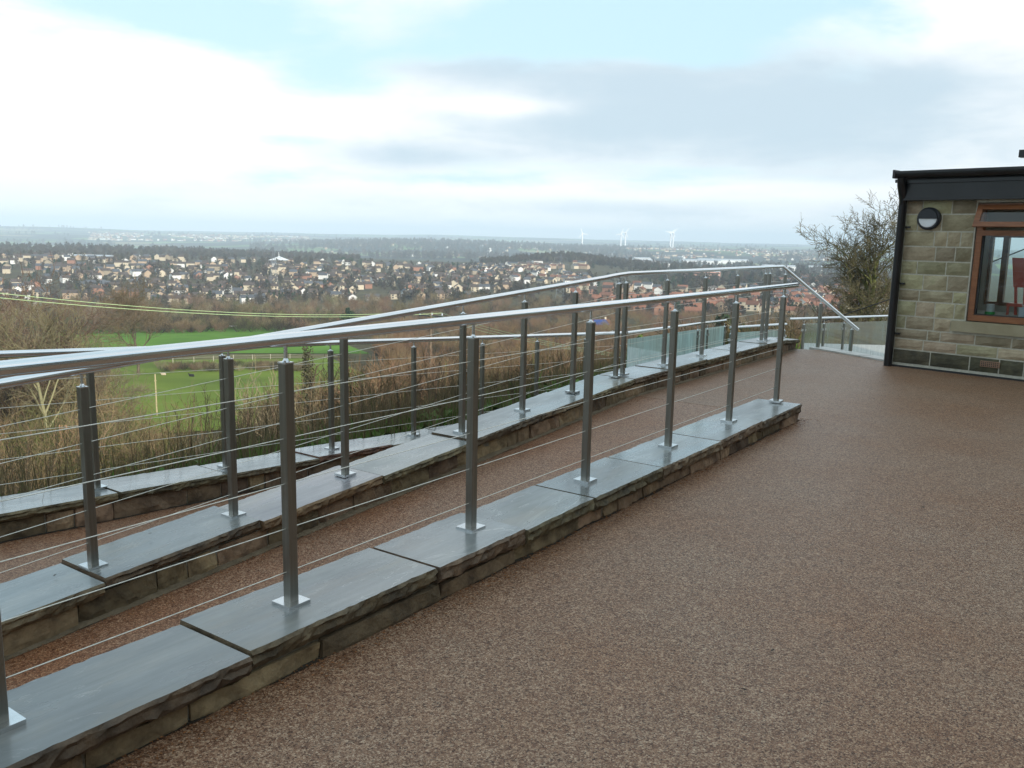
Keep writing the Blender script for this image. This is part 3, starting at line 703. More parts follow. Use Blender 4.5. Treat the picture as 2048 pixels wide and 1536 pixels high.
# ------------------------------------------------------------------ the stone garden room at the right
BC = Vector((5.088, 11.59, 0)); BAZ = R(136.4)
bd = Vector((math.sin(BAZ), math.cos(BAZ), 0)); bn = Vector((math.sin(BAZ + math.pi / 2), math.cos(BAZ + math.pi / 2), 0))
def Bp(s, o, z): return BC + bd * s + bn * o + Vector((0, 0, z))
def bbox(mb, s0, s1, o0, o1, z0, z1, mi=0):
    return mb.hexa([Bp(s0, o0, z0), Bp(s0, o1, z0), Bp(s1, o1, z0), Bp(s1, o0, z0), Bp(s0, o0, z1), Bp(s0, o1, z1), Bp(s1, o1, z1), Bp(s1, o0, z1)], mi)
def bpart(name, mat, parent, *boxes):
    mb = MB()
    for b in boxes: bbox(mb, *b)
    return mb.build(name, mat, parent)
gr = empty('stone_building', BC); tag(gr, 'small stone building with black fascia and brown timber window at the right', 'building')
S1, S2, WZ0, WZ1, DEP = .88, 2.62, .68, 2.125, 1.5
bpart('wall', bmort_m, gr, (0, S1 - .012, -.25, -.022, -.3, 2.35), (S1 - .012, S2 + .012, -.25, -.022, -.3, WZ0 - .15), (S2 + .012, 5.0, -.25, -.022, -.3, 2.35), (S1 - .012, S2 + .012, -.25, -.022, WZ1 + .01, 2.35))
bpart('wall', plaster_m, gr, (.002, .25, -DEP, -.252, -.3, 2.35))
bpart('wall', plaster_m, gr, (.252, 5.0, -DEP - .2, -DEP, -.3, .80), (.252, 5.0, -DEP - .2, -DEP, 1.78, 2.35), (.252, .56, -DEP - .2, -DEP, .802, 1.778), (3.9, 5.0, -DEP - .2, -DEP, .802, 1.778))
bpart('floor', slab_m, gr, (.252, 5.0, -DEP, -.252, -.2, .04))
bpart('ceiling', plaster_m, gr, (.252, 5.0, -DEP, -.252, 2.2, 2.3))
bpart('side_wall', plaster_m, gr, (4.8, 5.0, -DEP, -.252, .041, 2.199))
# far windows of the room, looking over the valley
for a, b in ((.56, .76), (.76, 1.9), (1.9, 2.9), (2.9, 3.9)):
    w = empty('window', Bp(a, -DEP, .80), parent=gr)
    bpart('frame', wood_m, w, (a, a + .035, -DEP - .12, -DEP - .04, .803, 1.777), (b - .035, b, -DEP - .12, -DEP - .04, .803, 1.777), (a + .035, b - .035, -DEP - .12, -DEP - .04, .803, .85), (a + .035, b - .035, -DEP - .12, -DEP - .04, 1.73, 1.777))
    bpart('pane', glass_clear, w, (a + .035, b - .035, -DEP - .085, -DEP - .08, .85, 1.73))
# courses of individual stones
courses = [2.168, 1.995, 1.78, 1.587, 1.40, 1.227, 1.027, .878, .68, .509, .377, .237, .046]
rb = random.Random(21)
def bstone(s0, s1, z0, z1, mat):
    V = []; Fc = []; n = 3; sd = rb.random() * 100
    P = []
    for i in range(n + 1):
        for j in range(n + 1):
            a, b = i / n, j / n
            edge = min(a, 1 - a, b, 1 - b) == 0
            o = (-.016 if edge else .0) + .005 * mnoise.noise((a * 3 + sd, b * 3, sd))
            P.append(Bp(s0 + (s1 - s0) * a, o, z0 + (z1 - z0) * b))
    m_ = n + 1
    for i in range(n):
        for j in range(n): Fc.append((i * m_ + j, i * m_ + j + 1, (i + 1) * m_ + j + 1, (i + 1) * m_ + j))
    Q = [Bp(s0, -.03, z0), Bp(s1, -.03, z0), Bp(s1, -.03, z1), Bp(s0, -.03, z1)]
    k = len(P); P += Q
    b_ = [i * m_ for i in range(m_)]; t_ = [i * m_ + n for i in range(m_)]
    l_ = list(range(m_)); r_ = [n * m_ + j for j in range(m_)]
    Fc += [tuple(b_ + [k + 1, k]), tuple(list(reversed(t_)) + [k + 3, k + 2]), tuple(list(reversed(l_)) + [k, k + 3]), tuple(r_ + [k + 2, k + 1])]
    obj('stone', P, Fc, mat, gr)
for ci in range(len(courses) - 1):
    z1, z0 = courses[ci] - .009, courses[ci + 1] + .009
    s = .004 if ci % 2 else -.03
    end = S1 - .02 if z0 > WZ0 - .02 else 5.0
    spans = []
    while s < end - .02:
        ln = rb.choice([.16, .24, .3, .36, .42]) * (1.15 if ci > 9 else 1)
        e = s + ln
        if end - e < .12: e = end
        spans.append((max(s, .004), e)); s = e
    for a, b in spans:
        if z1 > .53 and z0 < WZ0 - .02 and b > .70:      # the sill stands here
            if a > .68: continue
            b = .70
        if ci == 11 and a < 1.22 < b: pass
        if b - a > .03: bstone(a + .008, b - .008, z0, z1, bdark_m if ci == 11 else bstone_m)
    if z0 > WZ0 - .02:
        s = S2 + .02
        while s < 4.98:
            e = min(s + rb.choice([.24, .3, .36, .42]), 4.99); bstone(s + .007, e - .007, z0, z1, bstone_m); s = e
bpart('window_sill', sill_m, gr, (.715, S2 + .16, -.2, .03, .535, .668))
vent = bpart('air_brick', M('terracotta', (0.21, 0.125, 0.08), (0.28, 0.17, 0.11), 9, rough=0.8), gr, (1.105, 1.33, .002, .012, .125, .2))
for i in range(9):
    for j in range(3): bpart('vent_hole', rubber_m, vent, (1.118 + i * .023, 1.130 + i * .023, .0121, .014, .135 + j * .021, .147 + j * .021))
bpart('fascia', black_m, gr, (-.0, 5.0, -.02, .13, 2.168, 2.40))
bpart('soffit', black_m, gr, (-.0, 5.0, .131, .16, 2.38, 2.42))
bpart('barge_end', black_m, gr, (-.05, -.003, -.6, .10, 2.160, 2.44))
mb = MB(); prof = [(.14 + .062 * math.cos(math.pi * i / 8 + math.pi) + .07, 2.50 + .062 * math.sin(math.pi * i / 8 + math.pi)) for i in range(9)]
prof += [(.272, 2.53), (.258, 2.53)] + [(.14 + .052 * math.cos(-math.pi * i / 8) + .07, 2.502 + .052 * math.sin(-math.pi * i / 8)) for i in range(9)] + [(.162, 2.53), (.148, 2.53)]
n = len(prof); V = [Bp(s, o, z) for s in (-.06, 5.0) for o, z in prof]
mb.push(V, [(i, (i + 1) % n, (i + 1) % n + n, i + n) for i in range(n)] + [tuple(range(n)), tuple(range(2 * n - 1, n - 1, -1))]); gut = mb.build('gutter', black_m, gr)
bpart('gutter_end', black_m, gut, (-.09, -.061, .14, .285, 2.44, 2.545))
bpart('gutter_stub', black_m, gut, (-.12, -.051, .02, .12, 2.395, 2.435))
mb = MB(); mb.tube([Bp(0.0, .21, 2.45), Bp(0.0, .20, 2.36), Bp(-.01, .075, 2.18), Bp(-.015, .062, 2.1), Bp(-.02, .062, 0.0)], .052, 16); dp = mb.build('downpipe', black_m, gr, True)
for z in (1.83, 1.10, .44): bpart('pipe_bracket', black_m, dp, (-.085, .085, -.002, .03, z - .012, z + .012))
bpart('roof', M('roof_felt', (0.03, 0.03, 0.032), (0.05, 0.05, 0.052), 6, rough=0.8), gr, (-.04, 5.0, -DEP - .3, .13, 2.401, 2.47))
up = bpart('upper_roof', black_m, gr, (1.27, 5.0, -1.7, -.6, 2.471, 2.80))
bpart('gutter', black_m, up, (1.12, 5.0, -.598, -.48, 2.70, 2.79))
bpart('dark_base_strip', rubber_m, gr, (-.0, 5.0, .0, .03, -.02, .022))  # black strip along the foot of the front wall
# the window
wn = empty('window', Bp(S1, 0, WZ0), parent=gr)
bpart('frame', wood_m, wn, (S1, S1 + .068, -.14, -.04, WZ0, WZ1), (S2 - .068, S2, -.14, -.04, WZ0, WZ1), (S1 + .068, S2 - .068, -.14, -.04, WZ0, WZ0 + .075), (S1 + .068, S2 - .068, -.14, -.04, WZ1 - .06, WZ1), (S1 + .068, S2 - .068, -.14, -.04, 1.735, 1.80), (1.72, 1.79, -.139, -.041, WZ0 + .075, 1.735))
bpart('seal', rubber_m, wn, (S1 + .068, S1 + .082, -.12, -.06, WZ0 + .075, 1.735), (S1 + .082, 1.72, -.12, -.06, WZ0 + .075, WZ0 + .087))
bpart('pane', glass_clear, wn, (S1 + .068, 1.72, -.1, -.094, WZ0 + .075, 1.735))
bpart('pane', glass_clear, wn, (1.79, S2 - .068, -.1, -.094, WZ0 + .075, 1.735))
# top light, hung open
def tl(s, t, k): return Bp(s, -.03 + t * .135 + k * .9, 2.095 - t * .262 + k * .35)
def tlbox(mb, s0, s1, t0, t1, k=.03):
    mb.hexa([tl(s0, t0, 0), tl(s0, t0, k), tl(s1, t0, k), tl(s1, t0, 0), tl(s0, t1, 0), tl(s0, t1, k), tl(s1, t1, k), tl(s1, t1, 0)])
mb = MB(); tlbox(mb, S1 + .0, S1 + .065, 0, 1); tlbox(mb, S2 - .065, S2, 0, 1); tlbox(mb, S1 + .065, S2 - .065, 0, .2); tlbox(mb, S1 + .065, S2 - .065, .78, 1); cs = mb.build('casement', wood_m, wn)
mb = MB(); mb.push([tl(S1 + .065, .2, .015), tl(S2 - .065, .2, .015), tl(S2 - .065, .78, .015), tl(S1 + .065, .78, .015)], [(0, 1, 2, 3)]); mb.build('pane', glass_clear, cs)

# wall lamp: round dark body, hooded top half, opal lower half
lr = empty('wall_lamp', Bp(.315, .0, 1.94)); tag(lr, 'round black bulkhead wall lamp with white lower half on the stone wall', 'lamp')
def disc(mb, r0, r1, o0, o1, a0=0, a1=2 * math.pi, n=40, cx=.315, cz=1.94):
    A = [Bp(cx + r0 * math.cos(a0 + (a1 - a0) * i / n), o0, cz + r0 * math.sin(a0 + (a1 - a0) * i / n)) for i in range(n + 1)]
    B_ = [Bp(cx + r1 * math.cos(a0 + (a1 - a0) * i / n), o1, cz + r1 * math.sin(a0 + (a1 - a0) * i / n)) for i in range(n + 1)]
    k = n + 1
    mb.push(A + B_, [(i, i + 1, i + 1 + k, i + k) for i in range(n)] + [tuple(range(k, 2 * k))])
mb = MB(); disc(mb, .142, .142, -.01, .045); disc(mb, .142, .128, .045, .058); mb.build('body', M('lamp_black', (0.010, 0.012, 0.017), (0.014, 0.016, 0.022), 5, rough=0.45), lr)
mb = MB(); disc(mb, .112, .104, .059, .064, math.pi + .02, 2 * math.pi - .02); mb.build('diffuser', opal_m, lr)
mb = MB(); disc(mb, .126, .118, .059, .078, 0.0, math.pi); mb.build('hood', MATS['lamp_black'], lr)

# things inside, on the counter behind the window
ct = bpart('counter', plaster_m, None, (.26, 4.7, -1.05, -.26, .70, .75)); tag(ct, 'long pale counter inside the timber window', 'counter')
bpart('support', plaster_m, ct, (.26, .3, -1.0, -.3, .041, .699)).matrix_parent_inverse = ct.matrix_world.inverted() if False else Matrix.Translation(-ct.location)
ch = empty('red_chair', Bp(1.24, -.62, .75)); tag(ch, 'red plastic chair with a tall tapered back standing behind the window', 'chair')
def cbox(name, mat, s0, s1, s2, s3, o0, o1, z0, z1):
    mb = MB(); mb.hexa([Bp(s0, o0, z0), Bp(s0, o1, z0), Bp(s1, o1, z0), Bp(s1, o0, z0), Bp(s2, o0, z1), Bp(s2, o1, z1), Bp(s3, o1, z1), Bp(s3, o0, z1)]); return mb.build(name, mat, ch)
cbox('backrest', red_m, 1.19, 1.32, 1.14, 1.33, -.66, -.62, 1.10, 1.47)
cbox('seat', red_m, 1.16, 1.35, 1.17, 1.34, -.72, -.52, .86, .90)
for a, b in ((1.23, 1.20), (1.33, 1.305)): cbox('leg', red_m, a, a + .03, b, b + .03, -.66, -.63, .751, 1.10)
for a in (1.17, 1.33): cbox('leg', red_m, a, a + .025, a, a + .025, -.55, -.525, .751, .86)
jr = empty('jar', Bp(1.02, -.40, .751)); tag(jr, 'small white jar with a green base on the sill inside the window', 'jar')
for nm, mt, r0, z0, z1 in (('lid', green_m, .06, .752, .785), ('body', opal_m, .048, .7851, .88)):
    mb = MB(); mb.tube([Bp(1.02, -.40, z0), Bp(1.02, -.40, z1)], r0, 16); mb.build(nm, mt, jr)
bx = empty('paper_box', Bp(1.5, -.33, .751)); tag(bx, 'small pale blue box on the counter at the right window edge', 'box')
bpart('carton', M('pale_card', (0.5, 0.56, 0.66), (0.56, 0.62, 0.7), 3, rough=0.8), bx, (1.38, 1.54, -.42, -.30, .752, .86))
bpart('flap', MATS['pale_card'], bx, (1.377, 1.543, -.423, -.297, .8605, .868))

# ------------------------------------------------------------------ unseen house behind the camera, placed and sized to shade the patio
mh = empty('shading_house', W(1, -12, 0)); tag(mh, 'large unseen stone house behind the viewer, shaped to shade the patio', 'building')
hw = M('shading_house_stone', (0.30, 0.27, 0.2), (0.4, 0.36, 0.28), 3, rough=0.9)
mb = MB(); mb.uvbox(-16, 15.5, -17, -5.0, -.5, 4.5); mb.build('wall', hw, mh)  # body of the unseen shading house
mb = MB(); mb.push([W(-16.4, -17.2, 4.5), W(15.9, -17.2, 4.5), W(15.9, -4.6, 4.5), W(-16.4, -4.6, 4.5), W(-16.4, -10.9, 7.75), W(15.9, -10.9, 7.75)], [(0, 1, 5, 4), (2, 3, 4, 5), (0, 4, 3), (1, 2, 5), (3, 2, 1, 0)]); rf = mb.build('roof', M('slate', (0.05, 0.052, 0.058), (0.075, 0.077, 0.085), 2, rough=0.6), mh)  # roof of the unseen shading house
for u in (-13, -9.5, -6, -2.5, 1, 4.5, 8, 11.5):
    for z in (.8, 2.9):
        w = empty('window', W(u, -5.0, z), parent=mh)  # windows of the unseen shading house
        mb = MB(); mb.uvbox(u, u + 1.3, -4.999, -4.93, z, z + 1.4); mb.build('frame', white_m, w)
        mb = MB(); mb.uvbox(u + .07, u + 1.23, -4.929, -4.92, z + .07, z + 1.33); mb.build('pane', M('shading_house_dark_pane', (0.02, 0.025, 0.03), (0.03, 0.035, 0.04), 2, rough=0.05), w)

# ------------------------------------------------------------------ vegetation: bare winter trees
bark_m = M('bark', (0.075, 0.06, 0.04), (0.15, 0.125, 0.085), 3, rough=0.95, bump=0.3, rand=0.2, spec=0.1)
moss_m = M('mossy_bark', (0.075, 0.085, 0.03), (0.16, 0.17, 0.06), 3, rough=0.95, rand=0.1, spec=0.1)
twig_m = M('brown_twigs', (0.13, 0.092, 0.052), (0.21, 0.155, 0.09), 0.6, rough=0.95, rand=0.3, hrand=0.03, spec=0.1)
twig_o = M('orange_twigs', (0.15, 0.092, 0.048), (0.215, 0.14, 0.078), 0.6, rough=0.95, rand=0.25, hrand=0.02, spec=0.1)
twig_p = M('pale_twigs', (0.18, 0.15, 0.09), (0.27, 0.235, 0.145), 0.6, rough=0.95, rand=0.2, hrand=0.02, spec=0.1)
twig_d = M('dark_twigs', (0.035, 0.03, 0.02), (0.075, 0.062, 0.04), 0.6, rough=0.95, rand=0.3, hrand=0.03, spec=0.1)
twig_v = M('olive_twigs', (0.085, 0.09, 0.035), (0.155, 0.16, 0.065), 0.6, rough=0.95, rand=0.2, hrand=0.02, spec=0.1)
twig_b = M('grey_brown_twigs', (0.085, 0.065, 0.042), (0.14, 0.11, 0.07), 0.6, rough=0.95, rand=0.3, hrand=0.03, spec=0.1)
far_m = M('winter_canopy', (0.052, 0.043, 0.031), (0.10, 0.08, 0.052), 0.15, rough=0.95, rand=0.35, hrand=0.04, spec=0.05)
leaf_d = M('evergreen_leaves', (0.016, 0.032, 0.013), (0.04, 0.065, 0.024), 0.8, rough=0.8, rand=0.3, hrand=0.03, spec=0.2)
leaf_g = M('ivy_leaves', (0.045, 0.10, 0.016), (0.10, 0.18, 0.032), 0.8, rough=0.7, rand=0.3, hrand=0.03, spec=0.3)
grass_m = M('long_grass', (0.06, 0.13, 0.018), (0.13, 0.22, 0.04), 1.2, rough=0.8, spec=0.2)
straw_m = M('dead_stalks', (0.095, 0.074, 0.038), (0.185, 0.15, 0.085), 1.5, rough=0.9, spec=0.1)

class Segs:
    def __init__(s): s.a = []
    def mesh(s, name, mats, sel=None, kmin=3):
        V = []; Fc = []; mi = []
        for (p, q, r0, r1, lev, m_) in s.a:
            if sel and not sel(lev): continue
            t = (q - p)
            if t.length < 1e-6: continue
            t.normalize(); ref = Vector((0, 0, 1)) if abs(t.z) < .9 else Vector((1, 0, 0))
            e1 = t.cross(ref).normalized(); e2 = t.cross(e1)
            k = 6 if lev == 0 else (4 if lev == 1 else kmin)
            n = len(V)
            for c_, r_ in ((p, r0), (q, r1)):
                for j in range(k):
                    a = 2 * math.pi * j / k; V.append(c_ + e1 * (math.cos(a) * r_) + e2 * (math.sin(a) * r_))
            for j in range(k): Fc.append((n + j, n + (j + 1) % k, n + k + (j + 1) % k, n + k + j)); mi.append(m_)
        return mesh(name, V, Fc, mats, mi=mi)
def bare(seed, H, spread, trunk_r, levels, nchild, upw=.25, first=.25, wob=.25, twig_r=.012, stems=1, lean=0.0, twist=1.0, ang=(.5, 1.0), lenf=(.45, .7)):
    r_ = random.Random(seed); S = Segs()
    def br(p, d, L, r0, lev):
        n = (6, 5, 4, 3, 2)[min(lev, 4)]
        pts = [p]; rr = [r0]; dd = d.copy()
        for i in range(n):
            dd = (dd + Vector((r_.uniform(-1, 1), r_.uniform(-1, 1), r_.uniform(-.6, .6) + upw * (1 if lev else 0))) * wob * (.4 if lev == 0 else 1)).normalized()
            q = pts[-1] + dd * (L / n); r1 = max(r0 * (1 - .8 * (i + 1) / n), twig_r * .6)
            S.a.append((pts[-1], q, rr[-1], r1, lev, 0 if lev <= 1 else 1)); pts.append(q); rr.append(r1)
        if lev >= levels: return
        nc = nchild[lev]
        for c_ in range(nc):
            t = first + (1 - first) * (c_ + r_.random()) / nc if lev == 0 else .2 + .8 * (c_ + r_.random()) / nc
            k = min(int(t * n), n - 1); f = t * n - k
            pp = pts[k].lerp(pts[k + 1], f); bd_ = (pts[k + 1] - pts[k]).normalized()
            ref = Vector((r_.gauss(0, 1), r_.gauss(0, 1), r_.gauss(0, 1))); side = bd_.cross(ref).normalized()
            an = r_.uniform(*ang)
            nd = (bd_ * math.cos(an) + side * math.sin(an)).normalized()
            if lev == 0: nd = Vector((nd.x * spread, nd.y * spread, abs(nd.z) + .1)).normalized()
            br(pp, nd, L * r_.uniform(*lenf) * (1.15 - .5 * t if lev == 0 else 1), max(rr[k] * .55, twig_r), lev + 1)
    for k in range(stems):
        a = k * 2.4 + r_.random()
        d0 = Vector((math.cos(a) * lean, math.sin(a) * lean, 1)).normalized()
        br(Vector((math.cos(a), math.sin(a), 0)) * (.15 * (stems > 1)), d0, H * r_.uniform(.85, 1.0), trunk_r * r_.uniform(.8, 1), 0)
    return S
def leafball(seed, H, Rw, n, size, base=.1, mat=None, cone=0.0, lumps=7):
    """dense evergreen crown: small leaf faces spread through uneven lumps"""
    r_ = random.Random(seed); V = []; Fc = []
    L_ = []
    for i in range(lumps):
        t = (i + .5) / lumps; z = base * H + (1 - base) * H * t * .92; rad = Rw * ((1 - t) * cone + (1 - cone) * math.sin(math.pi * (.18 + .72 * t))) 
        a = i * 2.4; L_.append((math.cos(a) * rad * .45, math.sin(a) * rad * .45, z, rad * r_.uniform(.6, .85), H / lumps * r_.uniform(.9, 1.4)))
    for i in range(n):
        cx, cy, cz, rw, rh = r_.choice(L_)
        d = Vector((r_.gauss(0, 1), r_.gauss(0, 1), r_.gauss(0, 1))).normalized() * (r_.random() ** .45)
        c_ = Vector((cx + d.x * rw, cy + d.y * rw, cz + d.z * rh))
        e1 = Vector((r_.gauss(0, 1), r_.gauss(0, 1), r_.gauss(0, 1))).normalized(); e2 = e1.cross(Vector((r_.gauss(0, 1), r_.gauss(0, 1), r_.gauss(0, 1)))).normalized()
        s = size * r_.uniform(.6, 1.3); k = len(V)
        V += [c_ + e1 * s, c_ - e1 * s * .6 + e2 * s * .7, c_ - e1 * s * .6 - e2 * s * .7]; Fc.append((k, k + 1, k + 2))
    return V, Fc

PROTO = bpy.data.collections.new('proto_plants')       # shapes for the masses of scrub; not linked to the scene
def proto(col, name, me):
    o = bpy.data.objects.new(name, me); col.objects.link(o); return o
def sub(name):
    return bpy.data.collections.new(name)
def scatter(name, label, pts, coll, kind='stuff'):
    """one mass of plants: a point for each plant, a shape put on each point"""
    me = bpy.data.meshes.new(name); me.from_pydata([tuple(p[0]) for p in pts], [], [])
    for an, ty, i in (('scl', 'FLOAT', 1), ('rot', 'FLOAT', 2), ('idx', 'INT', 3)):
        at_ = me.attributes.new(an, ty, 'POINT'); at_.data.foreach_set('value', [p[i] for p in pts])
    o = add(name, me); tag(o, label, None, None, kind)
    ng = bpy.data.node_groups.new(name + '_nodes', 'GeometryNodeTree')
    ng.interface.new_socket('Geometry', in_out='INPUT', socket_type='NodeSocketGeometry')
    ng.interface.new_socket('Geometry', in_out='OUTPUT', socket_type='NodeSocketGeometry')
    N = ng.nodes.new; L = ng.links.new
    gi, go = N('NodeGroupInput'), N('NodeGroupOutput')
    ci = N('GeometryNodeCollectionInfo'); ci.inputs['Collection'].default_value = coll; ci.inputs['Separate Children'].default_value = True; ci.inputs['Reset Children'].default_value = True
    ip = N('GeometryNodeInstanceOnPoints'); ip.inputs['Pick Instance'].default_value = True
    def att(n_, t_):
        a = N('GeometryNodeInputNamedAttribute'); a.data_type = t_; a.inputs['Name'].default_value = n_; return a.outputs['Attribute']
    L(gi.outputs[0], ip.inputs['Points']); L(ci.outputs[0], ip.inputs['Instance']); L(att('idx', 'INT'), ip.inputs['Instance Index'])
    cb = N('ShaderNodeCombineXYZ'); L(att('rot', 'FLOAT'), cb.inputs[2]); L(cb.outputs[0], ip.inputs['Rotation']); L(att('scl', 'FLOAT'), ip.inputs['Scale'])
    L(ip.outputs[0], go.inputs[0])
    md = o.modifiers.new('plants', 'NODES'); md.node_group = ng
    return o

# prototype shapes ------------------------------------------------
c_tree = sub('proto_trees')
for i, (H, tm, sp) in enumerate(((9, twig_m, 1.5), (8, twig_o, 1.7), (10, twig_m, 1.2), (8, twig_d, 1.5), (7, twig_v, 1.6), (8.5, twig_p, 1.5))):
    S = bare(100 + i, H * .8, sp, .16, 3, (11, 8, 6), upw=.22, first=.22, wob=.3, twig_r=.022, ang=(.5, 1.0))
    proto(c_tree, 'p%d' % i, S.mesh('bare_tree', [bark_m, tm]))
c_bush = sub('proto_bushes')
for i, tm in enumerate((twig_m, twig_o, twig_d, twig_o, twig_v, twig_p)):
    S = bare(200 + i, 3.2, 1.3, .035, 2, (9, 7), upw=.25, first=.12, wob=.3, twig_r=.010, stems=9, lean=.75, ang=(.3, .8), lenf=(.4, .65))
    proto(c_bush, 'p%d' % i, S.mesh('bush', [tm, tm]))
def fuzzy(seed, H, Rw, n, size, mat, cone=0):
    r_ = random.Random(seed); V, Fc = leafball(seed, H, Rw, n, size, .12, None, cone, 6)
    return mesh('crown', V, Fc, mat)
c_far = sub('proto_far')
for i in range(6):
    tm = (far_m, far_m, leaf_d, far_m, twig_d, far_m)[i]
    proto(c_far, 'p%d' % i, fuzzy(300 + i, (10, 11, 9, 12, 9, 10)[i], (4.2, 4.8, 3.2, 4.5, 4.0, 5)[i], 420, .62, tm, .5 if i == 2 else 0))
def sapling_mesh(seed, H, tm, ivy=False):
    S = bare(seed, H, .7, .042, 2, (36, 5), upw=.45, first=.05, wob=.15, twig_r=.0085, ang=(.3, .75), lenf=(.05, .15))
    return S
c_sap = sub('proto_saplings'); SAP = []
for i in range(8):
    S = sapling_mesh(400 + i, (4.2, 5.0, 3.6, 4.6, 5.4, 4.0, 4.8, 3.4)[i], None)
    tm = (twig_d, twig_m, twig_d, twig_v, twig_d, twig_b, twig_d, twig_b)[i]
    proto(c_sap, 'p%d' % i, S.mesh('sapling', [tm, tm]))
    SAP.append((S.mesh('trunk', [tm, tm], lambda l: l == 0), S.mesh('crown', [tm, tm], lambda l: l > 0)))
for i in range(3):
    S = bare(440 + i, (3.6, 3.0, 3.3)[i], 1.3, .034, 3, (9, 6, 4), upw=.28, first=.18, wob=.24, twig_r=.006, ang=(.35, .85), lenf=(.35, .6))
    tm = (twig_d, twig_b, twig_m)[i]
    proto(c_sap, 'p%d' % (8 + i), S.mesh('sapling', [tm, tm])); SAP.append((S.mesh('trunk', [tm, tm], lambda l: l == 0), S.mesh('crown', [tm, tm], lambda l: l > 0)))
c_wild = sub('proto_undergrowth')
for i in range(5):
    r_ = random.Random(500 + i); V = []; Fc = []; mi = []
    for k in range(90):
        a, rad = r_.random() * 6.28, r_.random() ** .6 * .55; b = Vector((math.cos(a) * rad, math.sin(a) * rad, 0))
        gr_ = r_.random() < (.85 if i in (0, 3) else .5)
        h = r_.uniform(.25, .7) if gr_ else r_.uniform(.4, 1.1); w = .010 if gr_ else .0045
        l_ = Vector((r_.uniform(-1, 1), r_.uniform(-1, 1), 0)) * h * (.35 if gr_ else .14); sd_ = Vector((math.cos(a * 3), math.sin(a * 3), 0)) * w
        n_ = len(V); V += [b - sd_, b + sd_, b + l_ * .4 + Vector((0, 0, h * .6)) + sd_ * .8, b + l_ * .4 + Vector((0, 0, h * .6)) - sd_ * .8, b + l_ + Vector((0, 0, h))]
        Fc += [(n_, n_ + 1, n_ + 2, n_ + 3), (n_ + 3, n_ + 2, n_ + 4)]; mi += [0 if gr_ else 1] * 2
    V2, F2 = leafball(520 + i, .55, .5, 240 if i in (0, 1, 3) else 70, .05, 0.05, None, 0, 4); n_ = len(V); V += V2; Fc += [tuple(q + n_ for q in f) for f in F2]; mi += [2] * len(F2)
    proto(c_wild, 'p%d' % i, mesh('undergrowth', V, Fc, [grass_m, straw_m, leaf_g], mi=mi))

rs = random.Random(77)
def spread(n, px, d, scl, idx, dens=None, logd=True, lift=0.0):
    out = []; tries = 0
    while len(out) < n and tries < n * 12:
        tries += 1
        x = rs.uniform(*px); dd = math.exp(rs.uniform(math.log(d[0]), math.log(d[1]))) if logd else rs.uniform(*d)
        p = at(x, dd)
        if dens and not dens(x, dd, p): continue
        out.append((Vector((p.x, p.y, p.z + lift)), rs.uniform(*scl), rs.uniform(0, 6.28), rs.choice(idx)))
    return out
def field_free(x, d, p):
    return not (90 < x < 760 and 105 < d < 318)
# saplings of the thicket behind the outermost wall: the nearest ones singly, the rest as a mass
def beyond(u, v): return W(u, v, terr(*W(u, v, 0)[:2]))
sp_pts = []
for k in range(1150):
    v = 6.9 + 30 * rs.random() ** 1.5; u = rs.uniform(-8, 26) + (v - 7) * .35
    if v < 8.0 and rs.random() < .4: continue
    p = beyond(u, v); az_ = math.degrees(math.atan2(p.x, p.y))
    if not -36 < az_ < 33: continue
    thin = mnoise.noise((u * .22, v * .22, 5))
    if az_ < -9 and thin < (.05 if az_ > -11 else .16): continue
    if thin < -.35: continue
    d_ = math.hypot(p.x, p.y); px_ = 1024 + F_PX * math.tan(R(az_)); i_ = rs.choice((0, 1, 2, 3, 4, 5, 6, 7, 8, 9, 10, 8, 9, 10))
    hmax = zat(px_, (rs.uniform(800, 900) if px_ < 340 else rs.uniform(735, 840) if px_ < 620 else rs.uniform(690, 800)) if px_ < 850 else rs.uniform(672, 760), d_) - p.z     # the thicket is cut level with the railing
    if hmax < .8: continue
    sc_ = min(rs.uniform(.62, 1.12), hmax / (4.2, 5.0, 3.6, 4.6, 5.4, 4.0, 4.8, 3.4, 4.4, 3.8, 4.0)[i_])
    sp_pts.append((p - Vector((0, 0, .1)), sc_, rs.uniform(0, 6.28), i_, v))
sp_pts.sort(key=lambda q: math.hypot(q[0].x, q[0].y))
for k, q in enumerate(sp_pts[:170]):
    b = empty('sapling', q[0], q[2]); b.scale = (q[1],) * 3
    tag(b, 'slender bare %s sapling in the %s of the thicket behind the outermost railing' % (('dark', 'brown', 'dark', 'olive', 'dark', 'grey-brown', 'dark', 'grey-brown', 'branching dark', 'branching grey-brown', 'branching brown')[q[3]], ('left part', 'middle', 'right part')[0 if q[0].x < -2.5 else (1 if q[0].x < 2.5 else 2)]), 'sapling', 'bare saplings of the thicket below the ramp')
    t_, c_ = SAP[q[3]]; tr_ = add('trunk', t_, b); add('crown', c_, b)
scatter('thicket', 'mass of bare brown saplings filling the slope below the ramp', [q[:4] for q in sp_pts[170:]], c_sap)
ug = []
for k in range(3800):
    v = 6.85 + 26 * rs.random() ** 2; u = rs.uniform(-8, 24) + (v - 7) * .3
    p = beyond(u, v); az_ = math.degrees(math.atan2(p.x, p.y))
    if -38 < az_ < 33: ug.append((p - Vector((0, 0, .08)), rs.uniform(.7, 1.5), rs.uniform(0, 6.28), rs.choice((0, 1, 3, 0, 3, 2, 4))))
scatter('undergrowth', 'rough grass, dead stalks and ivy growing among the saplings', ug, c_wild)
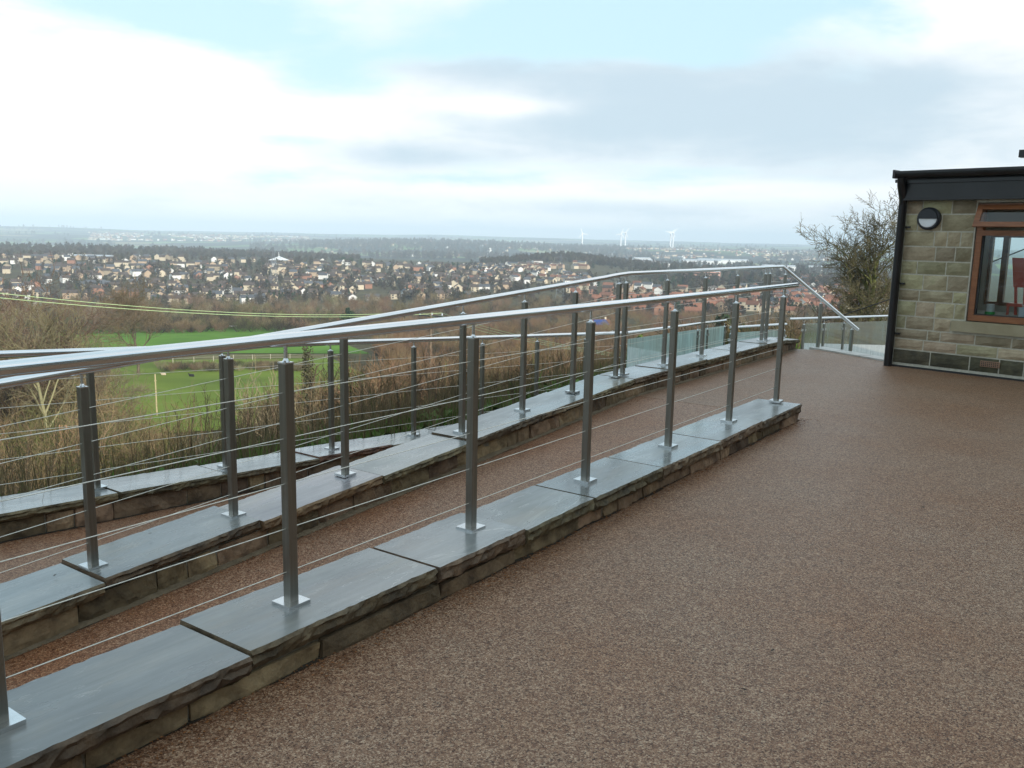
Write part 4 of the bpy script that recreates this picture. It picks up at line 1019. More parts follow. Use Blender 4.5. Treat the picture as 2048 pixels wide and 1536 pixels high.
# scrub on the hillside
scatter('hillside_scrub', 'brown winter scrub covering the hillside below the ramp', spread(1500, (560, 1800), (42, 300), (.7, 1.5), (0, 0, 1, 2, 2, 2, 3, 5), field_free) + spread(1100, (760, 1700), (90, 520), (1.0, 1.9), (0, 1, 1, 3, 3, 2), field_free) + spread(130, (1480, 1830), (30, 90), (.45, .8), (4, 4, 2, 0)), c_bush)
scatter('hillside_trees', 'bare brown trees crowded on the lower hillside', spread(230, (640, 1700), (110, 480), (.5, .9), (0, 1, 1, 2, 5), field_free) + spread(40, (1480, 1830), (110, 260), (.4, .7), (3, 4, 4, 0)), c_tree)
# belt of trees behind the fields and round the cottage
scatter('tree_belt', 'belt of bare trees and hedges between the green field and the town', spread(520, (-60, 780), (335, 640), (.6, 1.05), (0, 2, 3, 3, 0, 4, 5)) + spread(260, (700, 1250), (430, 640), (.6, 1.0), (0, 1, 2, 3)), c_tree)
scatter('hedge', 'brown hedges and brambles beyond the field fence', spread(500, (-60, 760), (326, 420), (.9, 1.6), (0, 2, 2, 4, 0)) + spread(120, (300, 620), (196, 205), (.35, .6), (0, 2, 5)), c_bush)
def leftwood(x, d, p): return x < 200 - (d - 60) * .35 or d < 58
scatter('cottage_wood', 'bare trees crowding round the cottage at the lower left', spread(75, (-90, 215), (72, 200), (.7, 1.25), (0, 4, 2, 4, 3, 0), leftwood) , c_tree)
scatter('cottage_scrub', 'brown scrub round the cottage', spread(260, (-90, 260), (40, 170), (.7, 1.5), (0, 2, 4, 4, 0), lambda x, d, p: not (d > 105 and x > 150)), c_bush)
# woods of the far slopes
def cl(sc, th, sd):
    return lambda x, d, p: mnoise.noise((p.x / sc, p.y / sc, sd)) > th
far = spread(1500, (-60, 720), (1500, 2300), (.6, 1.0), (0, 1, 3, 4, 5, 3)) + spread(750, (960, 1300), (1380, 1800), (.6, .95), (0, 1, 3, 4, 5))
far += spread(1300, (1180, 1850), (900, 3000), (.7, 1.2), (0, 1, 2, 3, 4, 5), cl(160, -.05, 4)) + spread(900, (500, 1300), (2300, 5200), (1.2, 2.0), (0, 1, 3, 5), cl(420, 0.0, 8))
far += spread(800, (-60, 2000), (3000, 9500), (1.2, 2.2), (0, 1, 3, 5), cl(500, .2, 11)) + spread(800, (600, 1250), (3600, 4700), (1.2, 1.9), (0, 1, 3))
scatter('distant_woods', 'dark winter woods on the far slopes of the valley', far, c_far)
scatter('town_trees', 'trees and gardens between the houses of the valley town', spread(1500, (-60, 1060), (640, 1330), (.4, .85), (0, 1, 2, 3, 5, 3), cl(45, -.15, 31)) + spread(420, (1050, 1700), (520, 1100), (.35, .8), (0, 1, 2, 3, 4)), c_far)

# ------------------------------------------------------------------ single trees
def tree(name, label, p, S, mats, group=None, rz=0.0, cat='tree'):
    b = empty(name, p, rz); tag(b, label, cat, group)
    add('trunk', S.mesh('trunk', mats, lambda l: l <= 1), b); add('crown', S.mesh('crown', mats, lambda l: l > 1), b); return b
p = at(1757, 58); H = zat(1757, 432, 58) - p.z
tree('bare_tree', 'large bare mossy tree with spreading crown beside the stone building', p, bare(17, H * .84, 1.25, .34, 4, (28, 11, 8, 5), upw=.17, first=.36, wob=.3, twig_r=.014, ang=(.5, 1.05), lenf=(.31, .52)), [moss_m, M('tree_twigs', (0.075, 0.068, 0.038), (0.135, 0.12, 0.07), 0.6, rough=0.95, spec=0.1)])
p = at(92, 72); H = zat(92, 592, 72) - p.z
tree('bare_tree', 'pale spreading bare tree at the left edge, seen above the railings', p, bare(12, H * .8, 1.7, .28, 4, (10, 7, 5, 4), upw=.22, first=.5, wob=.22, twig_r=.02, ang=(.35, .8), lenf=(.4, .6)), [M('pale_bark', (0.19, 0.18, 0.09), (0.26, 0.24, 0.13), 2, rough=.9), M('willow_twigs', (0.13, 0.115, 0.065), (0.20, 0.175, 0.105), 0.6, rough=0.95, spec=0.1)])
p = at(265, 195); H = zat(265, 578, 195) - p.z
tree('bare_tree', 'round brown bare tree standing at the left corner of the green field', p, bare(13, H * .8, 1.6, .36, 4, (12, 8, 6, 4), upw=.15, first=.28, wob=.3, twig_r=.03, ang=(.5, 1.0)), [bark_m, M('field_tree_twigs', (0.11, 0.082, 0.048), (0.17, 0.13, 0.08), 0.6, rough=0.95, spec=0.1)])
p = at(-20, 85); H = zat(-20, 600, 85) - p.z
tree('bare_tree', 'dense brown bare tree cut by the left edge of the view', p, bare(14, H * .8, 1.4, .3, 4, (12, 8, 6, 4), upw=.2, first=.3, wob=.28, twig_r=.025), [bark_m, twig_b])
p = at(190, 110); H = zat(190, 735, 110) - p.z
tree('bare_tree', 'small twiggy brown tree between the cottage and the lower field', p, bare(15, max(H, 5) * .85, 1.5, .2, 4, (11, 8, 6, 3), upw=.2, first=.2, wob=.3, twig_r=.02), [bark_m, twig_p])
# dead snag with ivy
p = at(612, 40); H = zat(612, 693, 40) - p.z
b = empty('dead_tree', p); tag(b, 'broken dead tree trunk with ivy rising from the thicket before the field', 'tree')
S = bare(31, H, .9, .16, 2, (5, 3), upw=.1, first=.75, wob=.3, twig_r=.03, lenf=(.07, .14)); add('trunk', S.mesh('trunk', [bark_m, bark_m]), b)
V, Fc = leafball(32, H * .95, .40, 1500, .06, .55, None, 0, 5); add('ivy', mesh('ivy', V, Fc, M('brown_ivy', (0.05, 0.05, 0.025), (0.11, 0.10, 0.05), 1.5, rough=.8)), b)
def evergreen(label, px, py, d, topy, wid, seed, cone=.3, n=1600, mat=None, group=None):
    p = at(px, d); h = max(zat(px, topy, d) - p.z, 2.5); b = empty('evergreen_tree', p); tag(b, label, 'tree', group)
    w = wid / F_PX * d / 2
    V, Fc = leafball(seed, h, w * 1.15, n, max(.1, w * .11), .08, None, cone); add('crown', mesh('crown', V, Fc, mat or leaf_d), b)
    mb = MB(); mb.tube([(0, 0, -.3), (0, 0, h * .5)], [w * .09, w * .05], 6); add('trunk', mb.data('trunk', bark_m), b)
    return b
evergreen('dark green ivy-clad tree behind the cottage chimneys', 132, 0, 100, 765, 46, 41, .1, 2600, leaf_g)
evergreen('dark round evergreen at the edge of the belt right of the field', 695, 0, 345, 615, 34, 42, .1)
evergreen('green bush seen through the misted glass', 1292, 0, 30, 680, 66, 43, .1, 2600, leaf_g)
evergreen('broad dark evergreen beyond the right end of the ramp railing', 1460, 0, 210, 632, 90, 44, .0, 2200)
for k, (x, y, w) in enumerate(((686, 513, 16), (702, 514, 14), (722, 517, 12), (736, 520, 12))):
    evergreen(('tallest round', 'second round', 'third round', 'rightmost low round')[k] + ' dark tree of the row on the town skyline', x, 0, 1270, y, w, 50 + k, 0, 700)
for k, (x, d, y, w) in enumerate(((645, 1050, 545, 34), (660, 1000, 550, 30), (597, 900, 557, 22), (315, 980, 560, 26), (288, 1080, 530, 26), (200, 1000, 570, 24), (630, 760, 590, 20), (905, 1230, 524, 14), (10, 1050, 525, 24), (710, 860, 575, 26))):
    evergreen('dark evergreen standing among the houses of the town', x, 0, d, y, w, 60 + k, .2, 700, None, 'evergreens among the houses')

# ------------------------------------------------------------------ houses
wall_c = {k: M('wall_' + k, a, b, .8, rough=.9, rand=.10, spec=.2) for k, a, b in (('white', (.60, .60, .58), (.70, .70, .68)), ('cream', (.43, .37, .27), (.52, .46, .35)), ('buff', (.33, .25, .17), (.42, .32, .23)), ('brick', (.24, .125, .085), (.32, .175, .12)), ('stone', (.24, .20, .14), (.32, .27, .20)))}
roof_c = {k: M('roof_' + k, a, b, .7, rough=.85, rand=.18, spec=.2) for k, a, b in (('brown', (.055, .042, .036), (.085, .065, .055)), ('slate', (.06, .065, .075), (.09, .095, .105)), ('tile', (.185, .08, .05), (.25, .115, .072)), ('rust', (.13, .06, .04), (.18, .085, .055)))}
win_m = M('window_glass', (.02, .025, .03), (.04, .045, .05), 1, rough=.1)
HM = {}
def house_data(L_, Wd, E_, Rg, wk, rk):
    key = (L_, Wd, E_, Rg, wk, rk)
    if key in HM: return HM[key]
    l, w = L_ / 2, Wd / 2
    wl = MB(); wl.push([(-l, -w, -2.5), (l, -w, -2.5), (l, w, -2.5), (-l, w, -2.5), (-l, -w, E_), (l, -w, E_), (l, w, E_), (-l, w, E_), (-l, 0, Rg), (l, 0, Rg)],
                       [(0, 1, 5, 4), (2, 3, 7, 6), (1, 2, 6, 9, 5), (3, 0, 4, 8, 7)])
    o = .35; k = (Rg - E_) / w; rf = MB()
    for s in (-1, 1):
        P = [(-l - o, s * (w + o), E_ - k * o + .02), (l + o, s * (w + o), E_ - k * o + .02), (l + o, 0, Rg + .02), (-l - o, 0, Rg + .02)]
        rf.hexa([Vector(q) for q in P] + [Vector(q) + Vector((0, 0, .16)) for q in P])
    cm = MB(); cm.box(l * .55, l * .55 + .9, -.35, .35, Rg - .6, Rg + 1.1)
    wn = MB(); wn.box(-.65, .65, -.04, .04, 0, 1.2)
    gw = MB(); gw.box(-.04, .04, -.55, .55, 0, 1.2)
    HM[key] = (wl.data('wall', wall_c[wk]), rf.data('roof', roof_c[rk]), cm.data('chimney', wall_c[wk if wk != 'white' else 'brick']), wn.data('window', win_m), gw.data('window', win_m))
    return HM[key]
def house(p, rz, dims, wk, rk, label, group, windows=False, chimney=True):
    wl, rf, cm, wn, gw = house_data(*dims, wk, rk)
    b = empty('house', p, rz); tag(b, label, 'house', group)
    add('wall', wl, b); r_ = add('roof', rf, b)
    if chimney: add('chimney', cm, r_)
    if windows:
        L_, Wd, E_, Rg = dims
        for z in ((.9, E_ - 1.7) if E_ > 4 else (.9,)):
            for s in (-1, 1):
                for t in (-.27, .27): add('window', wn, b, Vector((L_ * t, s * (Wd / 2 + .02), z)))
        for s in (-1, 1): add('window', gw, b, Vector((s * (L_ / 2 + .02), 0, max(E_ - 1.6, 1.0))))
    return b
DIMS = [(7.5, 6.5, 4.4, 6.6), (9, 6.5, 4.4, 6.5), (6.5, 7, 4.4, 6.8), (10.5, 6.5, 2.6, 4.6), (17, 6.5, 4.6, 6.6)]
WNAME = {'white': 'white rendered', 'cream': 'cream', 'buff': 'buff', 'brick': 'red brick', 'stone': 'grey stone'}
RNAME = {'brown': 'dark brown', 'slate': 'grey slate', 'tile': 'orange tiled', 'rust': 'rust brown'}
rh = random.Random(5); placed = []; spare = []
def try_house(px, d, base_ang, wpool, rpool, where, limit, sep=15):
    p = at(px, d)
    for q in placed:
        if (q.x - p.x) ** 2 + (q.y - p.y) ** 2 < sep * sep: return
    placed.append(p)
    dm = rh.choices(DIMS, (5, 3, 4, 2, 1))[0]; wk = rh.choice(wpool); rk = rh.choice(rpool)
    ang = base_ang + rh.choice((0, 0, math.pi / 2)) + rh.gauss(0, .05)
    if limit[0] > 0:
        limit[0] -= 1
        house(p, ang, dm, wk, rk, '%s house with %s roof in %s' % (WNAME[wk], RNAME[rk], where), 'houses of the valley town', windows=d < 790, chimney=rh.random() < .6)
    else: spare.append((p, ang, dm, wk, rk))
# the town on the slope across the valley
lim = [215]
for row in range(18):
    d = 690 + row * 33
    n = int(56 - row * .4)
    for k in range(n):
        px = -30 + 1060 * (k + rh.uniform(-.3, .3)) / n
        if d < 740 and not (300 < px < 960): continue
        if mnoise.noise((px / 90, d / 70, 3)) < -.12: continue
        if d > 1150 and 380 < px < 640 and rh.random() < .8: continue
        if row > 12 and px < 60: pass
        try_house(px, d + rh.uniform(-12, 12), .4 + .8 * mnoise.noise((px / 200, d / 200, 9)), ['white', 'white', 'cream', 'cream', 'cream', 'cream', 'buff', 'buff', 'buff', 'stone', 'stone', 'brick'], ['brown', 'brown', 'brown', 'brown', 'brown', 'slate', 'slate'],
                  'the %s %s streets of the town' % ('lower' if d < 860 else 'middle' if d < 1060 else 'upper', 'far left' if px < 250 else 'left' if px < 500 else 'central' if px < 750 else 'right'), lim, 12)
lim2 = [80]
for row in range(9):
    d = 540 + row * 42
    for k in range(26):
        px = 1150 + 560 * (k + rh.uniform(-.3, .3)) / 26
        if d < 600 and px < 1170: continue
        if mnoise.noise((px / 80, d / 60, 13)) < -.2: continue
        near = d < 760
        try_house(px, d + rh.uniform(-10, 10), -.3 + .8 * mnoise.noise((px / 200, d / 200, 19)), ['brick', 'brick', 'buff', 'cream', 'brick'] if near else ['brick', 'cream', 'white', 'buff'], ['tile', 'tile', 'tile', 'rust'] if near else ['brown', 'rust', 'tile', 'slate'],
                  'the %s part of the right-hand estate' % (('near ' if d < 640 else 'middle ' if near else 'far ') + ('left' if px < 1330 else 'central' if px < 1500 else 'right')), lim2, 14)
# the houses too many and too small to pick apart
mbw = {}
def stuff_houses(name, items):
    mb = MB(); mats = list(wall_c.values()) + list(roof_c.values()); wi = {k: i for i, k in enumerate(wall_c)}; ri = {k: i + 5 for i, k in enumerate(roof_c)}
    for p, ang, (L_, Wd, E_, Rg), wk, rk in items:
        c_, s_ = math.cos(ang), math.sin(ang); l, w = L_ / 2, Wd / 2
        T = lambda x, y, z: Vector((p.x + x * c_ - y * s_, p.y + x * s_ + y * c_, p.z + z))
        mb.push([T(*q) for q in ((-l, -w, -3), (l, -w, -3), (l, w, -3), (-l, w, -3), (-l, -w, E_), (l, -w, E_), (l, w, E_), (-l, w, E_), (-l, 0, Rg - .1), (l, 0, Rg - .1))], [(0, 1, 5, 4), (2, 3, 7, 6), (1, 2, 6, 9, 5), (3, 0, 4, 8, 7)], wi[wk])
        mb.push([T(*q) for q in ((-l - .3, -w - .4, E_ - .3), (l + .3, -w - .4, E_ - .3), (l + .3, 0, Rg), (-l - .3, 0, Rg), (l + .3, w + .4, E_ - .3), (-l - .3, w + .4, E_ - .3))], [(0, 1, 2, 3), (3, 2, 4, 5)], ri[rk])
    o = mesh(name, mb.V, mb.F, mats, mi=mb.M); return tag(add(name, o), kind='stuff')
def far_houses(n, px, d, wpool, rpool, dens=None, big=1.0):
    out = []
    while len(out) < n:
        x, dd = rh.uniform(*px), rh.uniform(*d); p = at(x, dd)
        if dens and not dens(x, dd, p) and rh.random() < .93: continue
        dm = rh.choice(DIMS); out.append((p, rh.uniform(0, 3.14), tuple(q * big for q in dm), rh.choice(wpool), rh.choice(rpool)))
    return out
FW = ['white', 'cream', 'cream', 'brick', 'buff']; FR = ['brown', 'slate', 'rust', 'brown']
spare += far_houses(150, (940, 1180), (900, 1350), ['cream', 'white', 'buff'], FR)
tag(stuff_houses('far_houses', spare + far_houses(330, (1560, 1800), (620, 1300), FW + ['brick'], ['brown', 'rust', 'tile', 'slate'])), 'crowded small houses of the farther streets')
tag(stuff_houses('distant_town', far_houses(900, (1040, 1700), (3300, 5600), FW, FR, cl(330, .02, 21), 1.25) + far_houses(420, (180, 620), (5600, 7600), FW, FR, cl(500, .0, 23), 1.7) + far_houses(90, (640, 1020), (2800, 5200), FW, FR, None, 1.3)), 'scattered pale houses of the distant towns')

# the house with solar panels below the ramp
p = at(1203, 395); ph = Vector((p.x, p.y, zat(1203, 640, 395) - 7.6))
sh = house(ph, .5, (10, 8, 5, 7.8), 'cream', 'rust', 'nearer house with blue solar panels on its roof, seen between the railing posts', None, windows=True)
roof_o = [c for c in sh.children if c.name.startswith('roof')][0]
pan_m = M('solar_panel', (.01, .03, .14), (.016, .05, .22), .5, rough=.12)
for i in range(4):
    for j in range(2):
        k = (7.8 - 5) / 4.0; x0 = -3.6 + i * 1.75; y0, y1 = -3.6 + j * 1.65, -3.6 + j * 1.65 + 1.55
        mb = MB(); zz = lambda y: 7.8 + k * y + .28
        mb.hexa([(x0, y0, zz(y0)), (x0 + 1.65, y0, zz(y0)), (x0 + 1.65, y1, zz(y1)), (x0, y1, zz(y1)), (x0, y0, zz(y0) + .06), (x0 + 1.65, y0, zz(y0) + .06), (x0 + 1.65, y1, zz(y1) + .06), (x0, y1, zz(y1) + .06)])
        add('solar_panel', mb.data('solar_panel', pan_m), roof_o)

# industrial sheds
metal_w = M('white_cladding', (.6, .62, .63), (.7, .72, .73), .2, rough=.5); metal_g = M('grey_roofing', (.3, .33, .36), (.4, .43, .46), .2, rough=.5)
pink_m = M('pink_brick', (.40, .22, .18), (.5, .30, .25), .4, rough=.9)
def shed(label, px, d, L_, Wd, Hh, rz, wm=metal_w, rm=metal_g, name='factory_shed', bands=0):
    p = at(px, d); b = empty(name, p, rz); tag(b, label, 'building')
    mb = MB(); mb.box(-L_ / 2, L_ / 2, -Wd / 2, Wd / 2, -4, Hh); add('wall', mb.data('wall', wm), b)
    mb = MB(); l, w = L_ / 2 + .5, Wd / 2 + .5
    mb.push([(-l, -w, Hh), (l, -w, Hh), (l, w, Hh), (-l, w, Hh), (-l, 0, Hh + Wd * .09), (l, 0, Hh + Wd * .09)], [(0, 1, 5, 4), (2, 3, 4, 5), (1, 2, 5), (3, 0, 4), (3, 2, 1, 0)]); add('roof', mb.data('roof', rm), b)
    for i in range(bands):
        mb = MB(); z = 1.4 + i * 3.4; mb.box(-L_ / 2 + 1, L_ / 2 - 1, -Wd / 2 - .06, -Wd / 2 - .01, z, z + 1.4); add('window_band', mb.data('window_band', win_m), b)
    return b
shed('long white factory shed at the foot of the dark wooded hill', 1262, 1760, 95, 30, 9, .12)
shed('taller white factory block behind the long shed', 1283, 1840, 34, 24, 15, .12)
shed('low white factory annexe stepping down right of the long shed', 1312, 1690, 48, 22, 6, .3)
shed('pale warehouse beyond the factory at the right', 1400, 2500, 110, 40, 10, 0)
shed('wide pale warehouse on the far flat land', 1445, 2750, 150, 40, 11, 0)
shed('white shed behind the end of the ramp handrail', 1558, 1750, 60, 26, 8, -.1)
shed('white shed between the handrail and the mossy tree', 1640, 1900, 42, 22, 8, -.2)
shed('pink and white office block above the orange estate', 1402, 1080, 46, 16, 11, .35, pink_m, metal_w, 'office_block', 3)
shed('grey-roofed school hall among the upper houses of the town', 187, 1180, 44, 18, 5, .05, MATS['wall_stone'], metal_g, 'school_hall')
shed('long white bungalow row at the lower edge of the town', 86, 690, 17, 8, 3, .1, wall_c['white'], roof_c['brown'], 'bungalow')
# church-like pointed white roof in the town
b = empty('hall', at(558, 1170)); tag(b, 'hall with a white pyramid roof and mast in the town', 'building')
mb = MB(); mb.box(-9, 9, -8, 8, -3, 6); add('wall', mb.data('wall', wall_c['stone']), b)
mb = MB(); mb.push([(-11, -10, 6), (11, -10, 6), (11, 10, 6), (-11, 10, 6), (0, 0, 11)], [(0, 1, 4), (1, 2, 4), (2, 3, 4), (3, 0, 4), (3, 2, 1, 0)]); add('roof', mb.data('roof', metal_w), b)
mb = MB(); mb.tube([(0, 0, 10.8), (0, 0, 16)], .5, 6); add('mast', mb.data('mast', metal_w), b)

# ------------------------------------------------------------------ the cottage below the thicket
cd_ = 58; cz = zat(205, 912, cd_); cp = at(205, cd_); cr_ = Vector((cp.x, cp.y, cz - 4.6)); cottage = empty('cottage', cr_, R(-12)); tag(cottage, 'slate-roofed cottage with brick chimneys half hidden behind the thicket at the left', 'cottage')
slate_m = M('cottage_slate', (.05, .055, .06), (.10, .105, .11), 1.5, rough=.55, bump=.3, bscale=8); brick_m = M('chimney_brick', (.25, .09, .05), (.36, .15, .085), 6, rough=.9)
pot_m = M('clay_pot', (.42, .22, .12), (.52, .3, .18), 4, rough=.8)
mb = MB(); mb.push([(-6, -3.2, -5), (6, -3.2, -5), (6, 3.2, -5), (-6, 3.2, -5), (-6, -3.2, 2.2), (6, -3.2, 2.2), (6, 3.2, 2.2), (-6, 3.2, 2.2), (-6, 0, 4.5), (6, 0, 4.5)], [(0, 1, 5, 4), (2, 3, 7, 6), (1, 2, 6, 9, 5), (3, 0, 4, 8, 7)]); add('wall', mb.data('wall', wall_c['stone']), cottage)
mb = MB()
for s in (-1, 1): mb.hexa([Vector(q) for q in ((-6.3, s * 3.6, 1.95), (6.3, s * 3.6, 1.95), (6.3, 0, 4.55), (-6.3, 0, 4.55))] + [Vector(q) for q in ((-6.3, s * 3.6, 2.1), (6.3, s * 3.6, 2.1), (6.3, 0, 4.7), (-6.3, 0, 4.7))])
crf = add('roof', mb.data('roof', slate_m), cottage)
for cx_, hh, ww in ((-3.5, 1.1, .33), (.4, .7, .28)):
    mb = MB(); mb.box(cx_ - ww, cx_ + ww, -.4, .4, 4.0, 4.6 + hh); mb.box(cx_ - ww - .07, cx_ + ww + .07, -.47, .47, 4.6 + hh, 4.72 + hh); ck = add('chimney', mb.data('chimney', brick_m), crf)
for i, cx_ in enumerate((-2.6, 1.9, 3.6)):
    mb = MB(); k = 2.6 / 3.6; y0, y1 = -2.5, -1.2; zz = lambda y: 4.7 + k * y + .03
    mb.hexa([(cx_, y0, zz(y0)), (cx_ + 1.1, y0, zz(y0)), (cx_ + 1.1, y1, zz(y1)), (cx_, y1, zz(y1)), (cx_, y0, zz(y0) + .06), (cx_ + 1.1, y0, zz(y0) + .06), (cx_ + 1.1, y1, zz(y1) + .06), (cx_, y1, zz(y1) + .06)])
    add('skylight', mb.data('skylight', M('skylight_glass', (.10, .14, .24), (.13, .18, .3), 2, rough=.06)), crf)
for cx_, z in ((-3.66, 5.82), (-3.34, 5.82), (.4, 5.42)):
    mb = MB(); mb.tube([(cx_, 0, z), (cx_, 0, z + .45)], [.15, .12], 10); add('chimney_pot', mb.data('chimney_pot', pot_m), crf)
mb = MB(); mb.tube([(.95, 0, 4.6), (.95, 0, 5.0), (.95, 0, 5.15), (.95, 0, 5.35)], [.12, .12, .22, .16], 10); add('cowl', mb.data('cowl', white_m), crf)
mb = MB(); mb.box(-2.9, -2.5, -.5, -.45, 4.62, 4.95); add('lead_flashing', mb.data('lead_flashing', white_m), crf)

# ------------------------------------------------------------------ poles, wires, pylons, turbines
pole_m = M('weathered_pole', (.10, .075, .05), (.19, .145, .1), 2, rough=.9); wgreen = M('green_copper_wire', (.36, .50, .24), (.46, .60, .32), 5, rough=.6); iron_m = M('dark_iron', (.03, .035, .04), (.05, .055, .06), 3, rough=.6)
gal_m = M('galvanised_lattice', (.15, .17, .19), (.2, .22, .24), 1, rough=.6)
pp = at(862, 85); ptop = zat(862, 623, 85)
po = empty('utility_pole', pp); tag(po, 'wooden utility pole with a dark crossarm behind the middle railing', 'pole')
mb = MB(); mb.tube([pp - Vector((0, 0, .5)), Vector((pp.x, pp.y, ptop))], [.16, .11], 10); mb.build('pole', pole_m, po)
arm_d = Vector((math.cos(R(-12)), math.sin(R(-12)), 0)); at0 = Vector((pp.x, pp.y, ptop - .45))
mb = MB(); mb.hexa([at0 + arm_d * a + Vector((-arm_d.y, arm_d.x, 0)) * b + Vector((0, 0, c_)) for c_ in (-.07, .07) for a, b in ((-1.25, .1), (-1.25, .22), (1.25, .22), (1.25, .1))]); ca = mb.build('crossarm', iron_m, po)
for a in (-.55, .55): mb = MB(); mb.tube([at0 + arm_d * a + Vector((0, -.05, 0)), at0 + Vector((0, -.05, -.75))], .03, 5); mb.build('brace', iron_m, po)
ins = []
for a in (-1.1, .12, 1.15):
    q = at0 + arm_d * a + Vector((0, 0, .07)); mb = MB(); mb.tube([q, q + Vector((0, 0, .1)), q + Vector((0, 0, .14)), q + Vector((0, 0, .28))], [.03, .07, .06, .04], 8); mb.build('insulator', MATS['pale_card'], po); ins.append(q + Vector((0, 0, .28)))
pl_ = at(-420, 60); pl2 = Vector((pl_.x, pl_.y, zat(-420, 520, 60)))
def wire(name, label, A, B, sag, rad, mat, group=None):
    pts = []
    for i in range(25):
        t = i / 24; q = A.lerp(B, t); q.z -= sag * 4 * t * (1 - t); pts.append(q)
    mb = MB(); mb.tube(pts, rad, 5); return tag(mb.build(name, mat), label, 'wire', group)
left_end = [dirp(-420, 532, 58), None, dirp(-420, 547, 57)]
wl_lab = ['upper green power line crossing in front of the town to the pole', 'middle green power line crossing in front of the town to the pole', 'lower green power line crossing in front of the town to the pole']
for k in (0, 2): wire('power_line', wl_lab[k], left_end[k], ins[k], 1.1, .021, wgreen)
rp = at(1345, 47); rtop = zat(1345, 728, 47); 
rpo = empty('utility_pole', rp); tag(rpo, 'lower utility pole behind the misted glass where the green wires end', 'pole')
mb = MB(); mb.tube([rp - Vector((0, 0, .5)), Vector((rp.x, rp.y, rtop + .3))], [.15, .11], 10); mb.build('pole', pole_m, rpo)
mb = MB(); mb.hexa([Vector((rp.x, rp.y, rtop)) + arm_d * a + Vector((-arm_d.y, arm_d.x, 0)) * b + Vector((0, 0, c_)) for c_ in (-.06, .06) for a, b in ((-.9, .1), (-.9, .2), (.9, .2), (.9, .1))]); mb.build('crossarm', iron_m, rpo)
for k, (a, lab) in enumerate(((-.8, 'left'), (0, 'middle'), (.8, 'right'))):
    wire('power_line', '%s green power line dropping right from the pole behind the railing' % lab, ins[k], Vector((rp.x, rp.y, rtop + .1)) + arm_d * a, .5, .016, wgreen)
wire('telephone_cable', 'thick black cable running up behind the stone building', Vector((rp.x, rp.y, rtop + .25)), dirp(2230, 425, 30), .55, .022, rubber_m)
def lattice(name, label, px, d, Hh, basew, group=None):
    p = at(px, d); b = empty(name, p); tag(b, label, 'pylon', group)
    mb = MB(); t = d * .00013
    corner = lambda z, sx, sy: Vector((sx, sy, 0)) * (basew * (1 - .88 * min(z / (Hh * .95), 1)) / 2) + Vector((0, 0, z))
    for sx in (-1, 1):
        for sy in (-1, 1): mb.tube([corner(0, sx, sy), corner(Hh * .5, sx, sy), corner(Hh, sx, sy)], t, 4)
    n = 9
    for i in range(n):
        z0, z1 = Hh * i / n, Hh * (i + 1) / n
        for a, c_ in (((-1, -1), (1, -1)), ((1, -1), (1, 1)), ((1, 1), (-1, 1)), ((-1, 1), (-1, -1))): mb.tube([corner(z0, *a), corner(z1, *c_)], t * .6, 3); mb.tube([corner(z0, *c_), corner(z1, *a)], t * .6, 3)
    add('tower', mb.data('tower', gal_m), b)
    for f, w in ((.62, 5.5), (.77, 6.5), (.92, 5)):
        mb = MB(); z = Hh * f; mb.tube([(-w, 0, z), (0, 0, z + .9), (w, 0, z)], t * .8, 4); mb.tube([(-w, 0, z), (w, 0, z)], t * .8, 4)
        for s in (-1, 1): mb.tube([(s * w, 0, z), (s * w, 0, z - 2.6)], t * 1.3, 4)
        add('arm', mb.data('arm', gal_m), b)
lattice('pylon', 'grey lattice pylon in front of the dark wooded hill', 1122, 700, 36, 7)
lattice('pylon', 'grey lattice pylon among the houses left of centre', 547, 800, 36, 7)
turb = M('turbine_white', (.78, .79, .8), (.82, .82, .83), 1, rough=.4)
def turbine(label, px, d, basey, topy, ang, rz):
    p = at(px, d); hub = zat(px, topy, d); b = empty('wind_turbine', Vector((p.x, p.y, p.z)), rz); tag(b, label, 'wind turbine', 'wind turbines on the far skyline')
    Hh = max(hub - p.z, 40); bl = 32
    mb = MB(); mb.tube([(0, 0, -5), (0, 0, Hh)], [4.8, 3.4], 10); add('tower', mb.data('tower', turb), b)
    mb = MB(); mb.box(-2.6, 2.6, -5.5, 4, Hh - 2.4, Hh + 2.4); add('nacelle', mb.data('nacelle', turb), b)
    for k in range(3):
        a = ang + k * 2 * math.pi / 3; dr = Vector((math.sin(a), 0, math.cos(a))); sdv = Vector((math.cos(a), 0, -math.sin(a)))
        c0 = Vector((0, -6, Hh)); mb = MB()
        mb.hexa([c0 - sdv * 2.7 + Vector((0, -.8, 0)), c0 + sdv * 2.7 + Vector((0, -.8, 0)), c0 + sdv * 2.7 + Vector((0, .8, 0)), c0 - sdv * 2.7 + Vector((0, .8, 0))] + [c0 + dr * bl + q for q in (sdv * -1.6 + Vector((0, -.3, 0)), sdv * 1.6 + Vector((0, -.3, 0)), sdv * 1.6 + Vector((0, .3, 0)), sdv * -1.6 + Vector((0, .3, 0)))])
        add('blade', mb.data('blade', turb), b)
turbine('leftmost white wind turbine, standing apart on the skyline', 1163, 5200, 484, 467, -.35, .1)
turbine('left wind turbine of the middle pair on the skyline', 1240, 5200, 486, 468, .35, .1)
turbine('right wind turbine of the middle pair on the skyline', 1249, 5400, 484, 465, .6, .1)
turbine('left wind turbine of the right pair on the skyline', 1339, 5200, 484, 466, -1.3, .1)
turbine('rightmost wind turbine on the skyline', 1344, 5400, 484, 465, .75, .1)

